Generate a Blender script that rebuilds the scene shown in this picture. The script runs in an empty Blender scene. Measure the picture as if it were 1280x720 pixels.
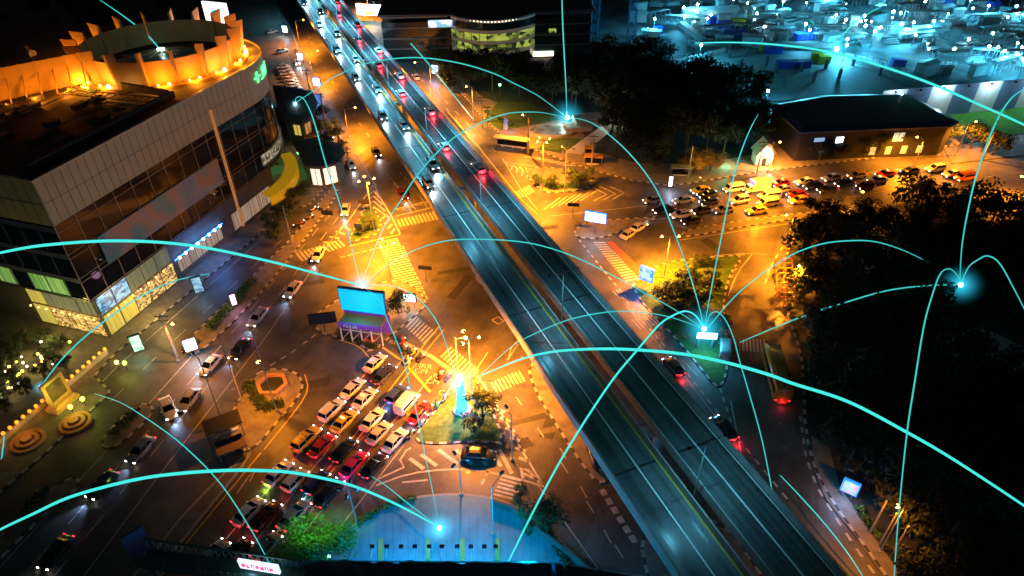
import bpy, math, random
from mathutils import Vector, Matrix
random.seed(7)
rad = math.radians
S = bpy.context.scene
COL = S.collection
# ------------------------------------------------------------------ camera
FPX, NX, NY, CAMH = 844.0, 15.0, 1140.0, 75.0
_r = math.hypot(NX, NY); _d = math.atan(FPX/_r)
F = Vector((0, math.cos(_d), -math.sin(_d)))
R0 = Vector((1, 0, 0)); U0 = R0.cross(F)
R = (NY*R0 - NX*U0)/_r
D = (-NY*U0 - NX*R0)/_r
cd = bpy.data.cameras.new('camera'); cam = bpy.data.objects.new('camera', cd); COL.objects.link(cam)
cam.matrix_world = Matrix(((R.x, -D.x, -F.x, 0), (R.y, -D.y, -F.y, 0), (R.z, -D.z, -F.z, CAMH), (0, 0, 0, 1)))
cd.sensor_width = 36; cd.lens = FPX/1280*36; cd.clip_end = 3000; cd.clip_start = .5
S.camera = cam
# ------------------------------------------------------------------ night sky, moon, exposure
w = bpy.data.worlds.new('World'); S.world = w; w.use_nodes = True
nt = w.node_tree; bg = nt.nodes['Background']
sky = nt.nodes.new('ShaderNodeTexSky'); sky.sky_type = 'NISHITA'; sky.sun_disc = False
sky.sun_elevation = rad(-2.5); sky.sun_rotation = rad(200)
nt.links.new(sky.outputs[0], bg.inputs[0]); bg.inputs[1].default_value = 0.05
sl = bpy.data.lights.new('moon', 'SUN'); sl.energy = 0.012; sl.angle = rad(.5); sl.color = (.62, .75, 1)
so = bpy.data.objects.new('moon', sl); COL.objects.link(so); so.rotation_euler = (rad(40), 0, rad(-30))
S.view_settings.view_transform = 'Standard'; S.view_settings.look = 'None'
S.view_settings.exposure = 0.0; S.view_settings.gamma = 1; S.view_settings.use_curve_mapping = False
KP = 3.4      # street lighting level

def G(px, py, z=0.0):
    """the point at height z seen at photograph pixel (px, py)"""
    v = F*FPX + R*(px-640) + D*(py-360)
    t = (z-CAMH)/v.z
    return Vector((v.x*t, v.y*t, z))

# ------------------------------------------------------------------ materials
MATS = {}
def mat(name, col, rough=.6, metal=0, var=.0, scale=.5, emit=None, es=0, spec=.5, objcol=False, bump=0, coat=0, vol=None):
    if name in MATS: return MATS[name]
    m = bpy.data.materials.new(name); m.use_nodes = True; n = m.node_tree; b = n.nodes['Principled BSDF']
    b.inputs['Base Color'].default_value = (*col, 1); b.inputs['Roughness'].default_value = rough
    b.inputs['Metallic'].default_value = metal; b.inputs['Specular IOR Level'].default_value = spec
    if coat: b.inputs['Coat Weight'].default_value = coat; b.inputs['Coat Roughness'].default_value = .08
    if emit: b.inputs['Emission Color'].default_value = (*emit, 1); b.inputs['Emission Strength'].default_value = es
    if objcol:
        oi = n.nodes.new('ShaderNodeObjectInfo'); n.links.new(oi.outputs['Color'], b.inputs['Base Color'])
    if var or bump:
        tc = n.nodes.new('ShaderNodeTexCoord'); no = n.nodes.new('ShaderNodeTexNoise')
        no.inputs['Scale'].default_value = scale; no.inputs['Detail'].default_value = 8; no.inputs['Roughness'].default_value = .65
        n.links.new(tc.outputs['Object'], no.inputs['Vector'])
        if var:
            mr = n.nodes.new('ShaderNodeMapRange'); mr.inputs[1].default_value = .3; mr.inputs[2].default_value = .7
            mr.inputs[3].default_value = 1-var; mr.inputs[4].default_value = 1+var
            n.links.new(no.outputs[0], mr.inputs[0])
            mx = n.nodes.new('ShaderNodeVectorMath'); mx.operation = 'SCALE'; mx.inputs[0].default_value = col
            n.links.new(mr.outputs[0], mx.inputs['Scale'])
            if not objcol: n.links.new(mx.outputs[0], b.inputs['Base Color'])
        if bump:
            bp = n.nodes.new('ShaderNodeBump'); bp.inputs['Strength'].default_value = bump; bp.inputs['Distance'].default_value = .05
            n.links.new(no.outputs[0], bp.inputs['Height']); n.links.new(bp.outputs[0], b.inputs['Normal'])
    m.cycles.emission_sampling = 'NONE'
    MATS[name] = m; return m

def asphalt(name, col, ang, rough=.52, streak=.4):
    """asphalt: aggregate, patches and tyre-polished streaks along the road that also mimic light trails"""
    m = mat(name, col, rough); n = m.node_tree; b = n.nodes['Principled BSDF']
    tc = n.nodes.new('ShaderNodeTexCoord'); mp = n.nodes.new('ShaderNodeMapping'); mp.vector_type = 'TEXTURE'
    mp.inputs['Rotation'].default_value = (0, 0, ang); mp.inputs['Scale'].default_value = (60, 1, 1)
    st = n.nodes.new('ShaderNodeTexNoise'); st.inputs['Scale'].default_value = 1.1; st.inputs['Detail'].default_value = 5
    big = n.nodes.new('ShaderNodeTexNoise'); big.inputs['Scale'].default_value = .12; big.inputs['Detail'].default_value = 9; big.inputs['Roughness'].default_value = .7
    fin = n.nodes.new('ShaderNodeTexNoise'); fin.inputs['Scale'].default_value = 3.5; fin.inputs['Detail'].default_value = 4
    n.links.new(tc.outputs['Object'], mp.inputs[0]); n.links.new(mp.outputs[0], st.inputs['Vector'])
    n.links.new(tc.outputs['Object'], big.inputs['Vector']); n.links.new(tc.outputs['Object'], fin.inputs['Vector'])
    def mm(op, a, c):
        x = n.nodes.new('ShaderNodeMath'); x.operation = op
        for i, q in enumerate((a, c)):
            if isinstance(q, (int, float)): x.inputs[i].default_value = q
            else: n.links.new(q, x.inputs[i])
        return x.outputs[0]
    s = mm('ADD', mm('MULTIPLY', st.outputs[0], streak), mm('MULTIPLY', big.outputs[0], 2.2-streak)); s = mm('ADD', s, mm('MULTIPLY', fin.outputs[0], .5))
    mr = n.nodes.new('ShaderNodeMapRange'); mr.inputs[1].default_value = 1.0; mr.inputs[2].default_value = 1.7; mr.inputs[3].default_value = .4; mr.inputs[4].default_value = 1.75
    n.links.new(s, mr.inputs[0])
    mx = n.nodes.new('ShaderNodeVectorMath'); mx.operation = 'SCALE'; mx.inputs[0].default_value = col
    n.links.new(mr.outputs[0], mx.inputs['Scale']); n.links.new(mx.outputs[0], b.inputs['Base Color'])
    rr = n.nodes.new('ShaderNodeMapRange'); rr.inputs[1].default_value = .35; rr.inputs[2].default_value = .65; rr.inputs[3].default_value = rough-.03-.1*streak; rr.inputs[4].default_value = rough+.03+.1*streak
    n.links.new(st.outputs[0], rr.inputs[0]); n.links.new(rr.outputs[0], b.inputs['Roughness'])
    return m

M_ground = mat('earth', (.035, .04, .03), .95, var=.5, scale=.15)
M_asph = asphalt('asphalt', (.088, .083, .08), rad(67))
M_deck = asphalt('deck_asphalt', (.085, .09, .09), rad(-67.7), .4, 1.2)  # strong deck streaks: polish that also stands in for traffic light trails
M_pave = mat('paving', (.2, .18, .15), .8, var=.35, scale=.6)
M_conc = mat('concrete', (.32, .31, .29), .75, var=.25, scale=.4)
M_dconc = mat('dark_concrete', (.13, .125, .12), .8, var=.3, scale=.6)
M_paint = mat('road_paint', (.46, .44, .4), .65, var=.45, scale=1.3)
M_kerbw = mat('kerb_white', (.42, .4, .36), .7, var=.4, scale=1.1)
M_kerbb = mat('kerb_black', (.05, .048, .045), .75, var=.3, scale=1.1)
M_ypaint = mat('yellow_paint', (.7, .48, .08), .6, var=.2, scale=1.5)
M_red = mat('red_paint', (.42, .09, .05), .7, var=.3, scale=.8)
M_black = mat('black_paint', (.02, .02, .02), .6)
M_white = mat('white_paint', (.75, .75, .73), .5)
M_grass = mat('grass', (.05, .11, .02), .95, var=.5, scale=1.2, bump=.5)
M_dark = mat('dark_metal', (.03, .03, .035), .5, metal=.3)
M_steel = mat('grey_steel', (.25, .25, .26), .45, metal=.6)
M_pole = mat('galvanised_pole', (.35, .34, .32), .55, metal=.2)
M_cpole = mat('concrete_pole', (.33, .3, .26), .8, var=.2, scale=1)
M_glass = mat('dark_glass', (.006, .009, .016), .05, spec=.22)
M_tyre = mat('tyre', (.012, .012, .012), .8)
M_rim = mat('rim', (.4, .4, .42), .3, metal=.9)
M_body = mat('car_paint', (.8, .8, .8), .28, objcol=True, coat=.6)
M_cloth = mat('cloth', (.1, .1, .1), .9, objcol=True)
M_skin = mat('skin', (.4, .22, .14), .6)
M_head = mat('head_lamp_glass', (.9, .9, .9), .2, emit=(1, .93, .8), es=16)
M_headoff = mat('unlit_lamp_glass', (.7, .7, .72), .15)
M_tail = mat('tail_lamp_glass', (.6, .02, .02), .2, emit=(1, .02, .03), es=3.2)
M_plate = mat('number_plate', (.8, .8, .75), .4)
M_bark = mat('bark', (.09, .06, .04), .95, var=.3, scale=3)
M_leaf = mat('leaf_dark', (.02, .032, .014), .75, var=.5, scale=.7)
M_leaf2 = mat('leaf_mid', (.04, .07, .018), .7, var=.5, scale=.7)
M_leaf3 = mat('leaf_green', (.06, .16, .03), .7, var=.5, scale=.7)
M_arc = mat('cyan_light', (0, 0, 0), .5, emit=(.05, .66, .62), es=1.0)
M_arcw = mat('bright_cyan_light', (0, 0, 0), .5, emit=(.06, .82, .74), es=1.1)
M_sod = mat('sodium_lamp', (1, .6, .2), .3, emit=(1, .45, .07), es=30)
M_cool = mat('cool_lamp', (1, 1, 1), .3, emit=(.45, .9, 1), es=70)
M_warmlamp = mat('warm_lamp', (1, .7, .3), .3, emit=(1, .42, .06), es=9)
M_amber = mat('amber_lamp', (1, .7, .3), .3, emit=(1, .5, .1), es=7)
M_yg = mat('yellow_green_lamp', (.8, 1, .2), .3, emit=(.75, .9, .05), es=6)
M_grn = mat('green_lamp', (.2, 1, .3), .3, emit=(.15, 1, .25), es=12)
M_blu = mat('blue_lamp', (.2, .4, 1), .3, emit=(.1, .35, 1), es=12)
M_wht = mat('white_screen', (1, 1, 1), .3, emit=(.8, .92, 1), es=5)
M_cream = mat('cream_cladding', (.55, .47, .33), .5, var=.12, scale=.8)

# ------------------------------------------------------------------ mesh helpers
class MB:
    def __init__(s): s.v = []; s.f = []; s.m = []
    def face(s, pts, mi=0):
        n = len(s.v); s.v += [Vector(p) for p in pts]; s.f.append(list(range(n, n+len(pts)))); s.m.append(mi)
    def grid(s, rows, mi=0, closed=False, cap=False):
        n = len(s.v); k = len(rows[0])
        for r_ in rows: s.v += [Vector(p) for p in r_]
        for i in range(len(rows)-1):
            for j in range(k if closed else k-1):
                a = n+i*k+j; b = n+i*k+(j+1) % k; s.f.append([a, b, b+k, a+k]); s.m.append(mi)
        if cap:
            s.f.append([n+j for j in range(k)][::-1]); s.m.append(mi)
            e = n+(len(rows)-1)*k; s.f.append([e+j for j in range(k)]); s.m.append(mi)
        return s
    def box(s, c, d, mi=0, ax=None, taper=1):
        c = Vector(c); X, Y, Z = ax if ax else (Vector((1, 0, 0)), Vector((0, 1, 0)), Vector((0, 0, 1)))
        n = len(s.v)
        for sz in (-1, 1):
            t = taper if sz > 0 else 1
            for sx, sy in ((-1, -1), (1, -1), (1, 1), (-1, 1)):
                s.v.append(c+X*(sx*d[0]/2*t)+Y*(sy*d[1]/2*t)+Z*(sz*d[2]/2))
        for q in ((3, 2, 1, 0), (4, 5, 6, 7), (0, 1, 5, 4), (1, 2, 6, 5), (2, 3, 7, 6), (3, 0, 4, 7)):
            s.f.append([n+i for i in q]); s.m.append(mi)
        return s
    def beam(s, a, b, wd, ht, mi=0, up=Vector((0, 0, 1))):
        a = Vector(a); b = Vector(b); X = (b-a); L = X.length
        if L < 1e-6: return s
        X.normalize(); Y = up.cross(X)
        if Y.length < 1e-4: Y = Vector((0, 1, 0)).cross(X)
        Y.normalize(); Z = X.cross(Y)
        return s.box((a+b)/2, (L, wd, ht), mi, (X, Y, Z))
    def tube(s, pts, r, n=8, mi=0, cap=True):
        pts = [Vector(p) for p in pts]; rows = []
        ref = Vector((0, 0, 1))
        for i, p in enumerate(pts):
            t = (pts[min(i+1, len(pts)-1)]-pts[max(i-1, 0)]).normalized()
            a = ref if abs(t.dot(ref)) < .95 else Vector((1, 0, 0))
            X = t.cross(a).normalized(); Y = t.cross(X)
            rr = r[i] if isinstance(r, (list, tuple)) else r
            rows.append([p+(X*math.cos(2*math.pi*j/n)+Y*math.sin(2*math.pi*j/n))*rr for j in range(n)])
        return s.grid(rows, mi, True, cap)
    def cyl(s, c, r, h, n=12, mi=0, r2=None):
        c = Vector(c); return s.tube([c, c+Vector((0, 0, h))], [r, r if r2 is None else r2], n, mi)
    def sphere(s, c, r, n=10, mi=0, sz=1):
        c = Vector(c); rows = []
        for i in range(n//2+1):
            ph = math.pi*i/(n//2); ph = min(max(ph, .02), math.pi-.02)
            rows.append([c+Vector((math.sin(ph)*math.cos(2*math.pi*j/n)*r, math.sin(ph)*math.sin(2*math.pi*j/n)*r, -math.cos(ph)*r*sz)) for j in range(n)])
        return s.grid(rows, mi, True, True)
    def prism(s, poly, z0, z1, mi=0, side=None):
        n = len(poly); a = [Vector((p[0], p[1], z0)) for p in poly]; b = [Vector((p[0], p[1], z1)) for p in poly]
        ar = sum(poly[i][0]*poly[(i+1) % n][1]-poly[(i+1) % n][0]*poly[i][1] for i in range(n))
        if ar < 0: a.reverse(); b.reverse()
        s.face(b, mi); s.face(a[::-1], mi)
        for i in range(n): s.face([a[i], a[(i+1) % n], b[(i+1) % n], b[i]], mi if side is None else side)
        return s
    def mesh(s, name, mats, org=None, smooth=False):
        me = bpy.data.meshes.new(name); o = Vector(org) if org else Vector((0, 0, 0))
        me.from_pydata([v-o for v in s.v], [], s.f)
        for m in (mats if isinstance(mats, (list, tuple)) else [mats]): me.materials.append(m)
        me.polygons.foreach_set('material_index', s.m)
        if smooth: me.polygons.foreach_set('use_smooth', [True]*len(s.f))
        me.update(); return me
    def build(s, name, mats, parent=None, smooth=False, origin=None):
        org = parent.location if parent is not None and s_world else (origin or None)
        me = s.mesh(name, mats, org, smooth)
        return link(name, me, parent, origin)
s_world = True    # meshes under a parent are given in world coordinates unless 'local' is used
def link(name, me, parent=None, loc=None):
    o = bpy.data.objects.new(name, me); COL.objects.link(o)
    if parent is not None: o.parent = parent
    if loc is not None: o.location = loc
    return o
def local(mb, name, mats, parent, smooth=False):
    return link(name, mb.mesh(name, mats, None, smooth), parent)
def tag(o, label=None, cat=None, group=None, kind=None):
    if label: o['label'] = label
    if cat: o['category'] = cat
    if group: o['group'] = group
    if kind: o['kind'] = kind
    return o
def thing(name, label, cat, loc=(0, 0, 0), rz=0, group=None):
    o = bpy.data.objects.new(name, None); COL.objects.link(o); o.location = loc; o.rotation_euler = (0, 0, rz); o.empty_display_size = .3
    return tag(o, label, cat, group)
def struct(name, mb, mats, smooth=False): return tag(mb.build(name, mats, None, smooth), kind='structure')
def lamp(parent, name, loc, power, col, kind='POINT', size=.25, spot=None, rot=None, blend=.6):
    l = bpy.data.lights.new(name, kind); l.energy = power*KP; l.color = col
    l.shadow_soft_size = size
    if kind == 'SPOT': l.spot_size = spot; l.spot_blend = blend
    o = bpy.data.objects.new(name, l); COL.objects.link(o); o.parent = parent; o.location = loc
    if rot: o.rotation_euler = rot
    return o
def copy_tree(o, parent=None, deep=True):
    c = o.copy(); COL.objects.link(c)
    if parent is not None: c.parent = parent
    for ch in list(CH.get(o.name, [])):
        copy_tree(ch, c)
    return c
CH = {}
def reg(root):
    for ch in root.children_recursive: pass
    def rec(o):
        CH[o.name] = list(o.children)
        for c in o.children: rec(c)
    rec(root)
def offset(poly, d):
    """shrink (d>0) a polygon of (x,y) inwards"""
    n = len(poly); ar = sum(poly[i][0]*poly[(i+1) % n][1]-poly[(i+1) % n][0]*poly[i][1] for i in range(n))
    sg = 1 if ar > 0 else -1; out = []
    for i in range(n):
        p0 = Vector(poly[i-1][:2]); p = Vector(poly[i][:2]); p1 = Vector(poly[(i+1) % n][:2])
        a = (p-p0).normalized(); b = (p1-p).normalized()
        na = Vector((-a.y, a.x))*sg; nb = Vector((-b.y, b.x))*sg; q = na+nb
        if q.length < 1e-3: q = na
        q.normalize(); k = d/max(.45, q.dot(na)); out.append((p.x+q.x*k, p.y+q.y*k))
    return out
def smoothpoly(pts, closed=True, it=2):
    pts = [Vector(p) for p in pts]
    for _ in range(it):
        o = []; n = len(pts)
        rng = range(n) if closed else range(n-1)
        if not closed: o.append(pts[0])
        for i in rng:
            a = pts[i]; b = pts[(i+1) % n]; o += [a*.75+b*.25, a*.25+b*.75]
        if not closed: o.append(pts[-1])
        pts = o
    return pts
def pxs(lst, z=0): return [G(x, y, z) for x, y in lst]

# ------------------------------------------------------------------ ground, roads
g = MB(); g.face([(-1500, -300, -.012), (1500, -300, -.012), (1500, 2500, -.012), (-1500, 2500, -.012)]); struct('ground', g, M_ground)
g = MB(); g.face([(-260, 10, 0), (330, 10, 0), (330, 420, 0), (-260, 420, 0)]); struct('road', g, M_asph)

def resample(pts, step, closed=False):
    pts = [Vector(p) for p in pts]
    if closed: pts = pts+[pts[0]]
    out = [pts[0]]; acc = 0
    for a, b in zip(pts, pts[1:]):
        L = (b-a).length; t = step-acc
        while t <= L: out.append(a+(b-a)*(t/L)); t += step
        acc = L-(t-step)
    return out
def island(name, px, top, kerb=True, h=.14, sm=1, z=0, striped=True, inset=.35):
    w_ = smoothpoly([G(x, y) for x, y in px], True, sm) if sm else [G(x, y) for x, y in px]
    poly = [(p.x, p.y) for p in w_]
    inn = offset(poly, inset)
    g = MB(); g.prism(inn, -.004, h-.012); struct(name, g, top)
    if kerb:
        k = MB(); pts = resample([Vector((x, y, 0)) for x, y in poly], 1.0, True); n = len(pts)
        inn2 = offset([(p.x, p.y) for p in pts], inset)
        for i in range(n):
            a = pts[i]; b = pts[(i+1) % n]; ai = inn2[i]; bi = inn2[(i+1) % n]
            mi = (i % 2) if striped else 0
            q = [Vector((a.x, a.y, 0)), Vector((b.x, b.y, 0)), Vector((bi[0], bi[1], 0)), Vector((ai[0], ai[1], 0))]
            up = [p+Vector((0, 0, h)) for p in q]
            k.face(up, mi); k.face([q[0], q[1], up[1], up[0]], mi); k.face([q[2], q[3], up[3], up[2]], mi)
        struct('kerb', k, [M_kerbw if striped else M_conc, M_kerbb])
    return poly

island('traffic_island', [(390, 398), (396, 416), (422, 422), (448, 430), (463, 443), (490, 420), (524, 392), (534, 380), (529, 368), (510, 352), (485, 350), (440, 364), (405, 385)], M_pave)
island('traffic_island', [(318, 468), (335, 461), (360, 461), (376, 469), (381, 484), (370, 503), (345, 531), (322, 560), (300, 566), (262, 548), (285, 524), (300, 496)], M_pave)
island('median_strip', [(300, 572), (322, 562), (240, 664), (190, 725), (150, 760), (130, 760), (185, 700), (230, 640)], M_dconc, striped=False)
island('traffic_island', [(577, 470), (597, 472), (612, 505), (636, 557), (600, 553), (527, 557), (516, 545), (540, 517)], M_grass)
island('underpass_island', [(657, 456), (690, 448), (800, 590), (765, 600), (747, 608), (722, 575), (690, 525), (668, 490)], M_pave)
island('underpass_island', [(800, 690), (803, 668), (815, 650), (900, 640), (980, 760), (820, 760)], M_pave)
island('traffic_island', [(433, 304), (452, 268), (463, 250), (483, 289), (440, 304)], M_grass)
island('traffic_island', [(716, 292), (722, 298), (748, 300), (790, 285), (828, 271), (800, 272), (745, 276), (722, 282)], M_pave)
island('traffic_island', [(654, 214), (670, 236), (688, 243), (722, 239), (742, 234), (738, 222), (712, 212), (672, 208)], M_pave)
island('median_strip', [(848, 294), (862, 286), (930, 275), (1010, 265), (1200, 250), (1400, 225), (1400, 232), (1200, 258), (1010, 272), (930, 284), (860, 297)], M_pave)
island('park_island', [(786, 362), (800, 345), (830, 328), (870, 323), (915, 319), (930, 321), (915, 340), (906, 370), (906, 400), (912, 440), (908, 475), (897, 488), (880, 468), (850, 430)], M_grass)
island('park', [(1500, 268), (1200, 277), (1010, 284), (988, 300), (976, 340), (985, 400), (1000, 440), (1003, 480), (1005, 540), (1018, 590), (1040, 630), (1078, 682), (1135, 760), (1700, 900)], M_ground, sm=1)
island('pavement', [(452, -70), (478, 0), (548, 82), (596, 140), (632, 176), (680, 192), (736, 212), (790, 226), (840, 233), (960, 214), (1100, 197), (1280, 167), (1500, 138), (1500, -75), (900, -90)], M_pave, sm=0)
island('pavement', [(340, -70), (347, 0), (358, 60), (385, 150), (415, 186), (421, 205), (412, 230), (385, 258), (350, 262), (335, 285), (140, 447), (120, 470), (140, 490), (60, 565), (-50, 660), (-300, 860), (-330, 200), (-150, -60)], M_pave, sm=0)
island('divider_strip', [(414, 232), (426, 238), (400, 276), (345, 346), (300, 396), (252, 441), (235, 444), (224, 436), (252, 408), (316, 344), (372, 290)], M_pave)
island('divider_strip', [(125, 558), (137, 562), (152, 556), (194, 517), (192, 506), (175, 503), (158, 516), (128, 546)], M_pave)
island('divider_strip', [(20, 655), (60, 612), (94, 594), (101, 600), (97, 614), (72, 628), (-40, 740), (-70, 720)], M_pave)
FORE = island('forecourt', [(330, 720), (395, 688), (440, 657), (480, 632), (520, 620), (570, 616), (622, 622), (662, 642), (702, 676), (745, 722), (790, 790), (300, 790)], mat('forecourt_teal_lit', (.09, .25, .3), .45, var=.3, scale=.3), striped=False)  # blue floodlight tint put into the teal sheeting colour

# lawns on the north side, lit court, park paths
def sheet(name, px, m, z=.135, sm=0, kind='structure'):
    p = [G(x, y) for x, y in px]
    if sm: p = smoothpoly(p, True, sm)
    g = MB(); g.face([(q.x, q.y, z) for q in p] if sum((p[i].x*p[(i+1) % len(p)].y-p[(i+1) % len(p)].x*p[i].y) for i in range(len(p))) > 0 else [(q.x, q.y, z) for q in p][::-1])
    return struct(name, g, m)
sheet('lawn', [(604, 150), (622, 128), (660, 128), (700, 150), (650, 160), (625, 163)], M_grass)
sheet('lawn', [(672, 186), (690, 172), (727, 174), (712, 190), (700, 192)], M_grass)
sheet('lawn', [(990, 201), (1010, 192), (1170, 176), (1172, 183), (1020, 200)], M_grass)
sheet('lawn', [(1186, 144), (1290, 134), (1300, 166), (1232, 172), (1206, 160)], mat('floodlit_grass', (.07, .3, .03), .9, var=.35, scale=.5))  # green floodlight put into a brighter copy of the grass colour
sheet('garden_ground', [(545, 60), (860, 60), (960, 130), (960, 190), (880, 205), (800, 205), (740, 190), (720, 150), (620, 128), (600, 120)], M_ground, .13)
sheet('construction_ground', [(690, 45), (640, -30), (1500, -60), (1500, 90), (1160, 122), (960, 128), (850, 88), (800, 50)], mat('site_ground', (.12, .14, .14), .6, var=.8, scale=.1), .14)
sheet('building_slab', [(850, 88), (905, 62), (1060, 68), (1130, 84), (1170, 105), (1140, 116), (965, 128), (900, 112)], mat('fresh_concrete', (.42, .43, .42), .6, var=.18, scale=.3), .5)
sheet('path', [(1190, 415), (1230, 410), (1290, 440), (1290, 480), (1200, 455), (1180, 430)], M_conc, .135, 1)
sheet('path', [(1150, 265), (1290, 270), (1290, 240), (1200, 235)], M_pave, .136)
sheet('path', [(1014, 545), (1036, 560), (1050, 610), (1085, 660), (1140, 740), (1120, 745), (1070, 672), (1032, 625), (1018, 590)], M_pave, .136)
sheet('footpath', [(706, 191), (726, 194), (762, 166), (752, 158)], mat('pale_tiles', (.5, .5, .5), .6, var=.15, scale=2), .145)
sheet('red_lane_pad', [(541, 446), (556, 436), (584, 474), (568, 478)], M_red, .004)
sheet('red_lane_pad', [(758, 302), (766, 302), (812, 346), (802, 350)], M_red, .004)
sheet('road', [(1180, 186), (1400, 150), (1400, 180), (1190, 205)], M_asph, .148)

# seams of the forecourt sheets
g = MB()
for k in range(34):
    x = 395+9.6*k; a = G(x, 700); top = 640 if 470 < x < 660 else (660 if x > 440 else 684); b = G(x+(520-x)*-.0, top if x < 640 else 640+(x-640)*.75)
    if b.y > a.y: ribbon_ = (a, b); d0 = (b-a).normalized(); n0 = Vector((-d0.y, d0.x, 0))*.011; g.face([Vector((q.x, q.y, .14)) for q in (a-n0, a+n0, b+n0, b-n0)][::-1])
struct('forecourt_seams', g, M_black)
# repairs, stains and covers in the asphalt
rp = random.Random(41)
PM = [mat('asphalt_repair', (.045, .043, .042), .7, var=.4, scale=2), mat('asphalt_light_repair', (.12, .112, .105), .7, var=.4, scale=2)]
for i in range(46):
    c = G(rp.uniform(120, 980), rp.uniform(120, 700)); a = rp.choice((rad(67), rad(-67.7), rad(15)))+rp.uniform(-.05, .05); X = Vector((math.cos(a), math.sin(a), 0)); Y = Vector((-X.y, X.x, 0)); l_, w1 = rp.uniform(1.5, 9), rp.uniform(.7, 2.4)
    g = MB(); pts = [c+X*l_*sx/2*rp.uniform(.92, 1.05)+Y*w1*sy/2*rp.uniform(.85, 1.1)+Vector((0, 0, .002+.00004*i)) for sx, sy in ((-1, -1), (0, -1), (1, -1), (1, 1), (0, 1), (-1, 1))]; g.face(pts); struct('asphalt_repair', g, PM[i % 3 == 0])
for i in range(26):
    c = G(rp.uniform(150, 980), rp.uniform(150, 700)); g = MB(); g.face([c+Vector((.34*math.cos(t), .34*math.sin(t), .0055)) for t in [k*math.pi/6 for k in range(12)]]); struct('manhole_cover', g, M_steel)
# painted markings -------------------------------------------------
def zebra(a, b, c, d, n, m=M_paint, z=.008, fill=.52):
    A, B, C_, D_ = (G(*p) for p in (a, b, c, d)); g = MB()
    for i in range(n):
        t0 = (i+.5-fill/2)/n; t1 = (i+.5+fill/2)/n
        q = [A.lerp(C_, t0), A.lerp(C_, t1), B.lerp(D_, t1), B.lerp(D_, t0)]
        q = [Vector((p.x, p.y, z)) for p in q]
        if (q[1]-q[0]).cross(q[2]-q[1]).z < 0: q.reverse()
        g.face(q)
    struct('zebra_crossing', g, m)
def ribbon(g, pts, wd, z, mi=0):
    L, Rr = [], []
    for i, p in enumerate(pts):
        t = pts[min(i+1, len(pts)-1)]-pts[max(i-1, 0)]; t.z = 0; t.normalize(); nn = Vector((-t.y, t.x, 0))
        L.append(Vector((p.x, p.y, z))+nn*wd/2); Rr.append(Vector((p.x, p.y, z))-nn*wd/2)
    for i in range(len(pts)-1): g.face([Rr[i], Rr[i+1], L[i+1], L[i]], mi)
def line(px, wd=.22, m=M_paint, dash=None, z=.012, sm=0, zz=0, name='road_marking'):
    p = [G(x, y, zz) for x, y in px]
    if sm: p = smoothpoly(p, False, sm)
    g = MB()
    if dash:
        on, off = dash; q = resample(p, on); k = max(1, int(round((on+off)/on)))
        q2 = resample(p, on/2)
        i = 0; step = int((on+off)/(on/2))
        while i+2 < len(q2): ribbon(g, q2[i:i+3], wd, z); i += max(3, step)
    else: ribbon(g, p, wd, z)
    struct(name, g, m)
zebra((470, 302), (497, 297), (505, 374), (529, 368), 26)
zebra((519, 394), (506, 408), (546, 416), (531, 431), 8)
zebra((563, 432), (549, 445), (600, 463), (587, 478), 10)
zebra((612, 479), (620, 492), (650, 462), (658, 476), 9)
zebra((628, 592), (653, 599), (616, 620), (645, 627), 6)
zebra((495, 275), (499, 284), (543, 264), (549, 274), 11)
zebra((368, 317), (376, 327), (425, 299), (433, 307), 12)
zebra((741, 302), (756, 302), (783, 353), (800, 349), 17)
zebra((643, 240), (650, 248), (662, 231), (669, 240), 6)
zebra((788, 400), (799, 412), (815, 392), (828, 404), 7)
zebra((918, 423), (918, 438), (957, 424), (959, 441), 9)
# queue lanes
ang = [((250, 712), (434, 496), (476, 442)), ((286, 720), (370, 612), (455, 506), (508, 444)), ((352, 700), (407, 632), (474, 548), (540, 470)), ((400, 690), (440, 640), (505, 556), (566, 482))]
line(ang[0], .16); line(ang[1], .16); line(ang[2], .16); line(ang[3], .16)
line([(318, 700), (388, 614), (462, 520), (528, 434), (549, 408)], .18, M_ypaint); line([(325, 702), (394, 616), (468, 522), (534, 437), (555, 412)], .18, M_ypaint)
line([(540, 446), (585, 478)], .7); line([(505, 428), (540, 446)], .7); line([(478, 434), (504, 452), (538, 490)], .4, M_ypaint)
line([(326, 566), (242, 668), (196, 726)], .2, M_ypaint); line([(381, 468), (386, 486), (374, 508), (330, 562)], .18, M_ypaint, sm=1)
line([(534, 374), (523, 350), (513, 330), (502, 304)], .35, dash=(1.1, 1.0)); line([(370, 437), (330, 462)], .25, dash=(1, 1.0)); line([(405, 410), (370, 437)], .25, dash=(1, 1.0))
line([(424, 425), (450, 433), (462, 448)], .2, M_ypaint, sm=1)
# hatching round the centre island
line([(597, 470), (618, 500), (648, 556), (678, 605)], .28); line([(470, 607), (510, 592), (560, 586), (600, 588), (640, 596), (680, 608)], .28, sm=1)
line([(470, 600), (505, 584), (500, 575), (508, 563), (514, 560)], .3)
for a, b in [((612, 497), (624, 503)), ((618, 510), (631, 515)), ((625, 522), (638, 527)), ((632, 535), (644, 539)), ((638, 547), (650, 551)), ((643, 560), (657, 564)), ((648, 572), (662, 577))]: line([a, b], .5)
line([(654, 598), (651, 585), (660, 588), (676, 604)], .45); line([(655, 592), (672, 600)], .4)
for a, b in [((526, 568), (546, 582)), ((548, 562), (572, 580)), ((570, 562), (590, 580)), ((598, 566), (608, 582)), ((616, 566), (626, 583)), ((624, 562), (640, 592)), ((512, 573), (530, 586))]: line([a, b], .55)
line([(611, 588), (598, 613)], .4, dash=(1, .8))
line([(503, 603), (535, 600)], .3)
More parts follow.
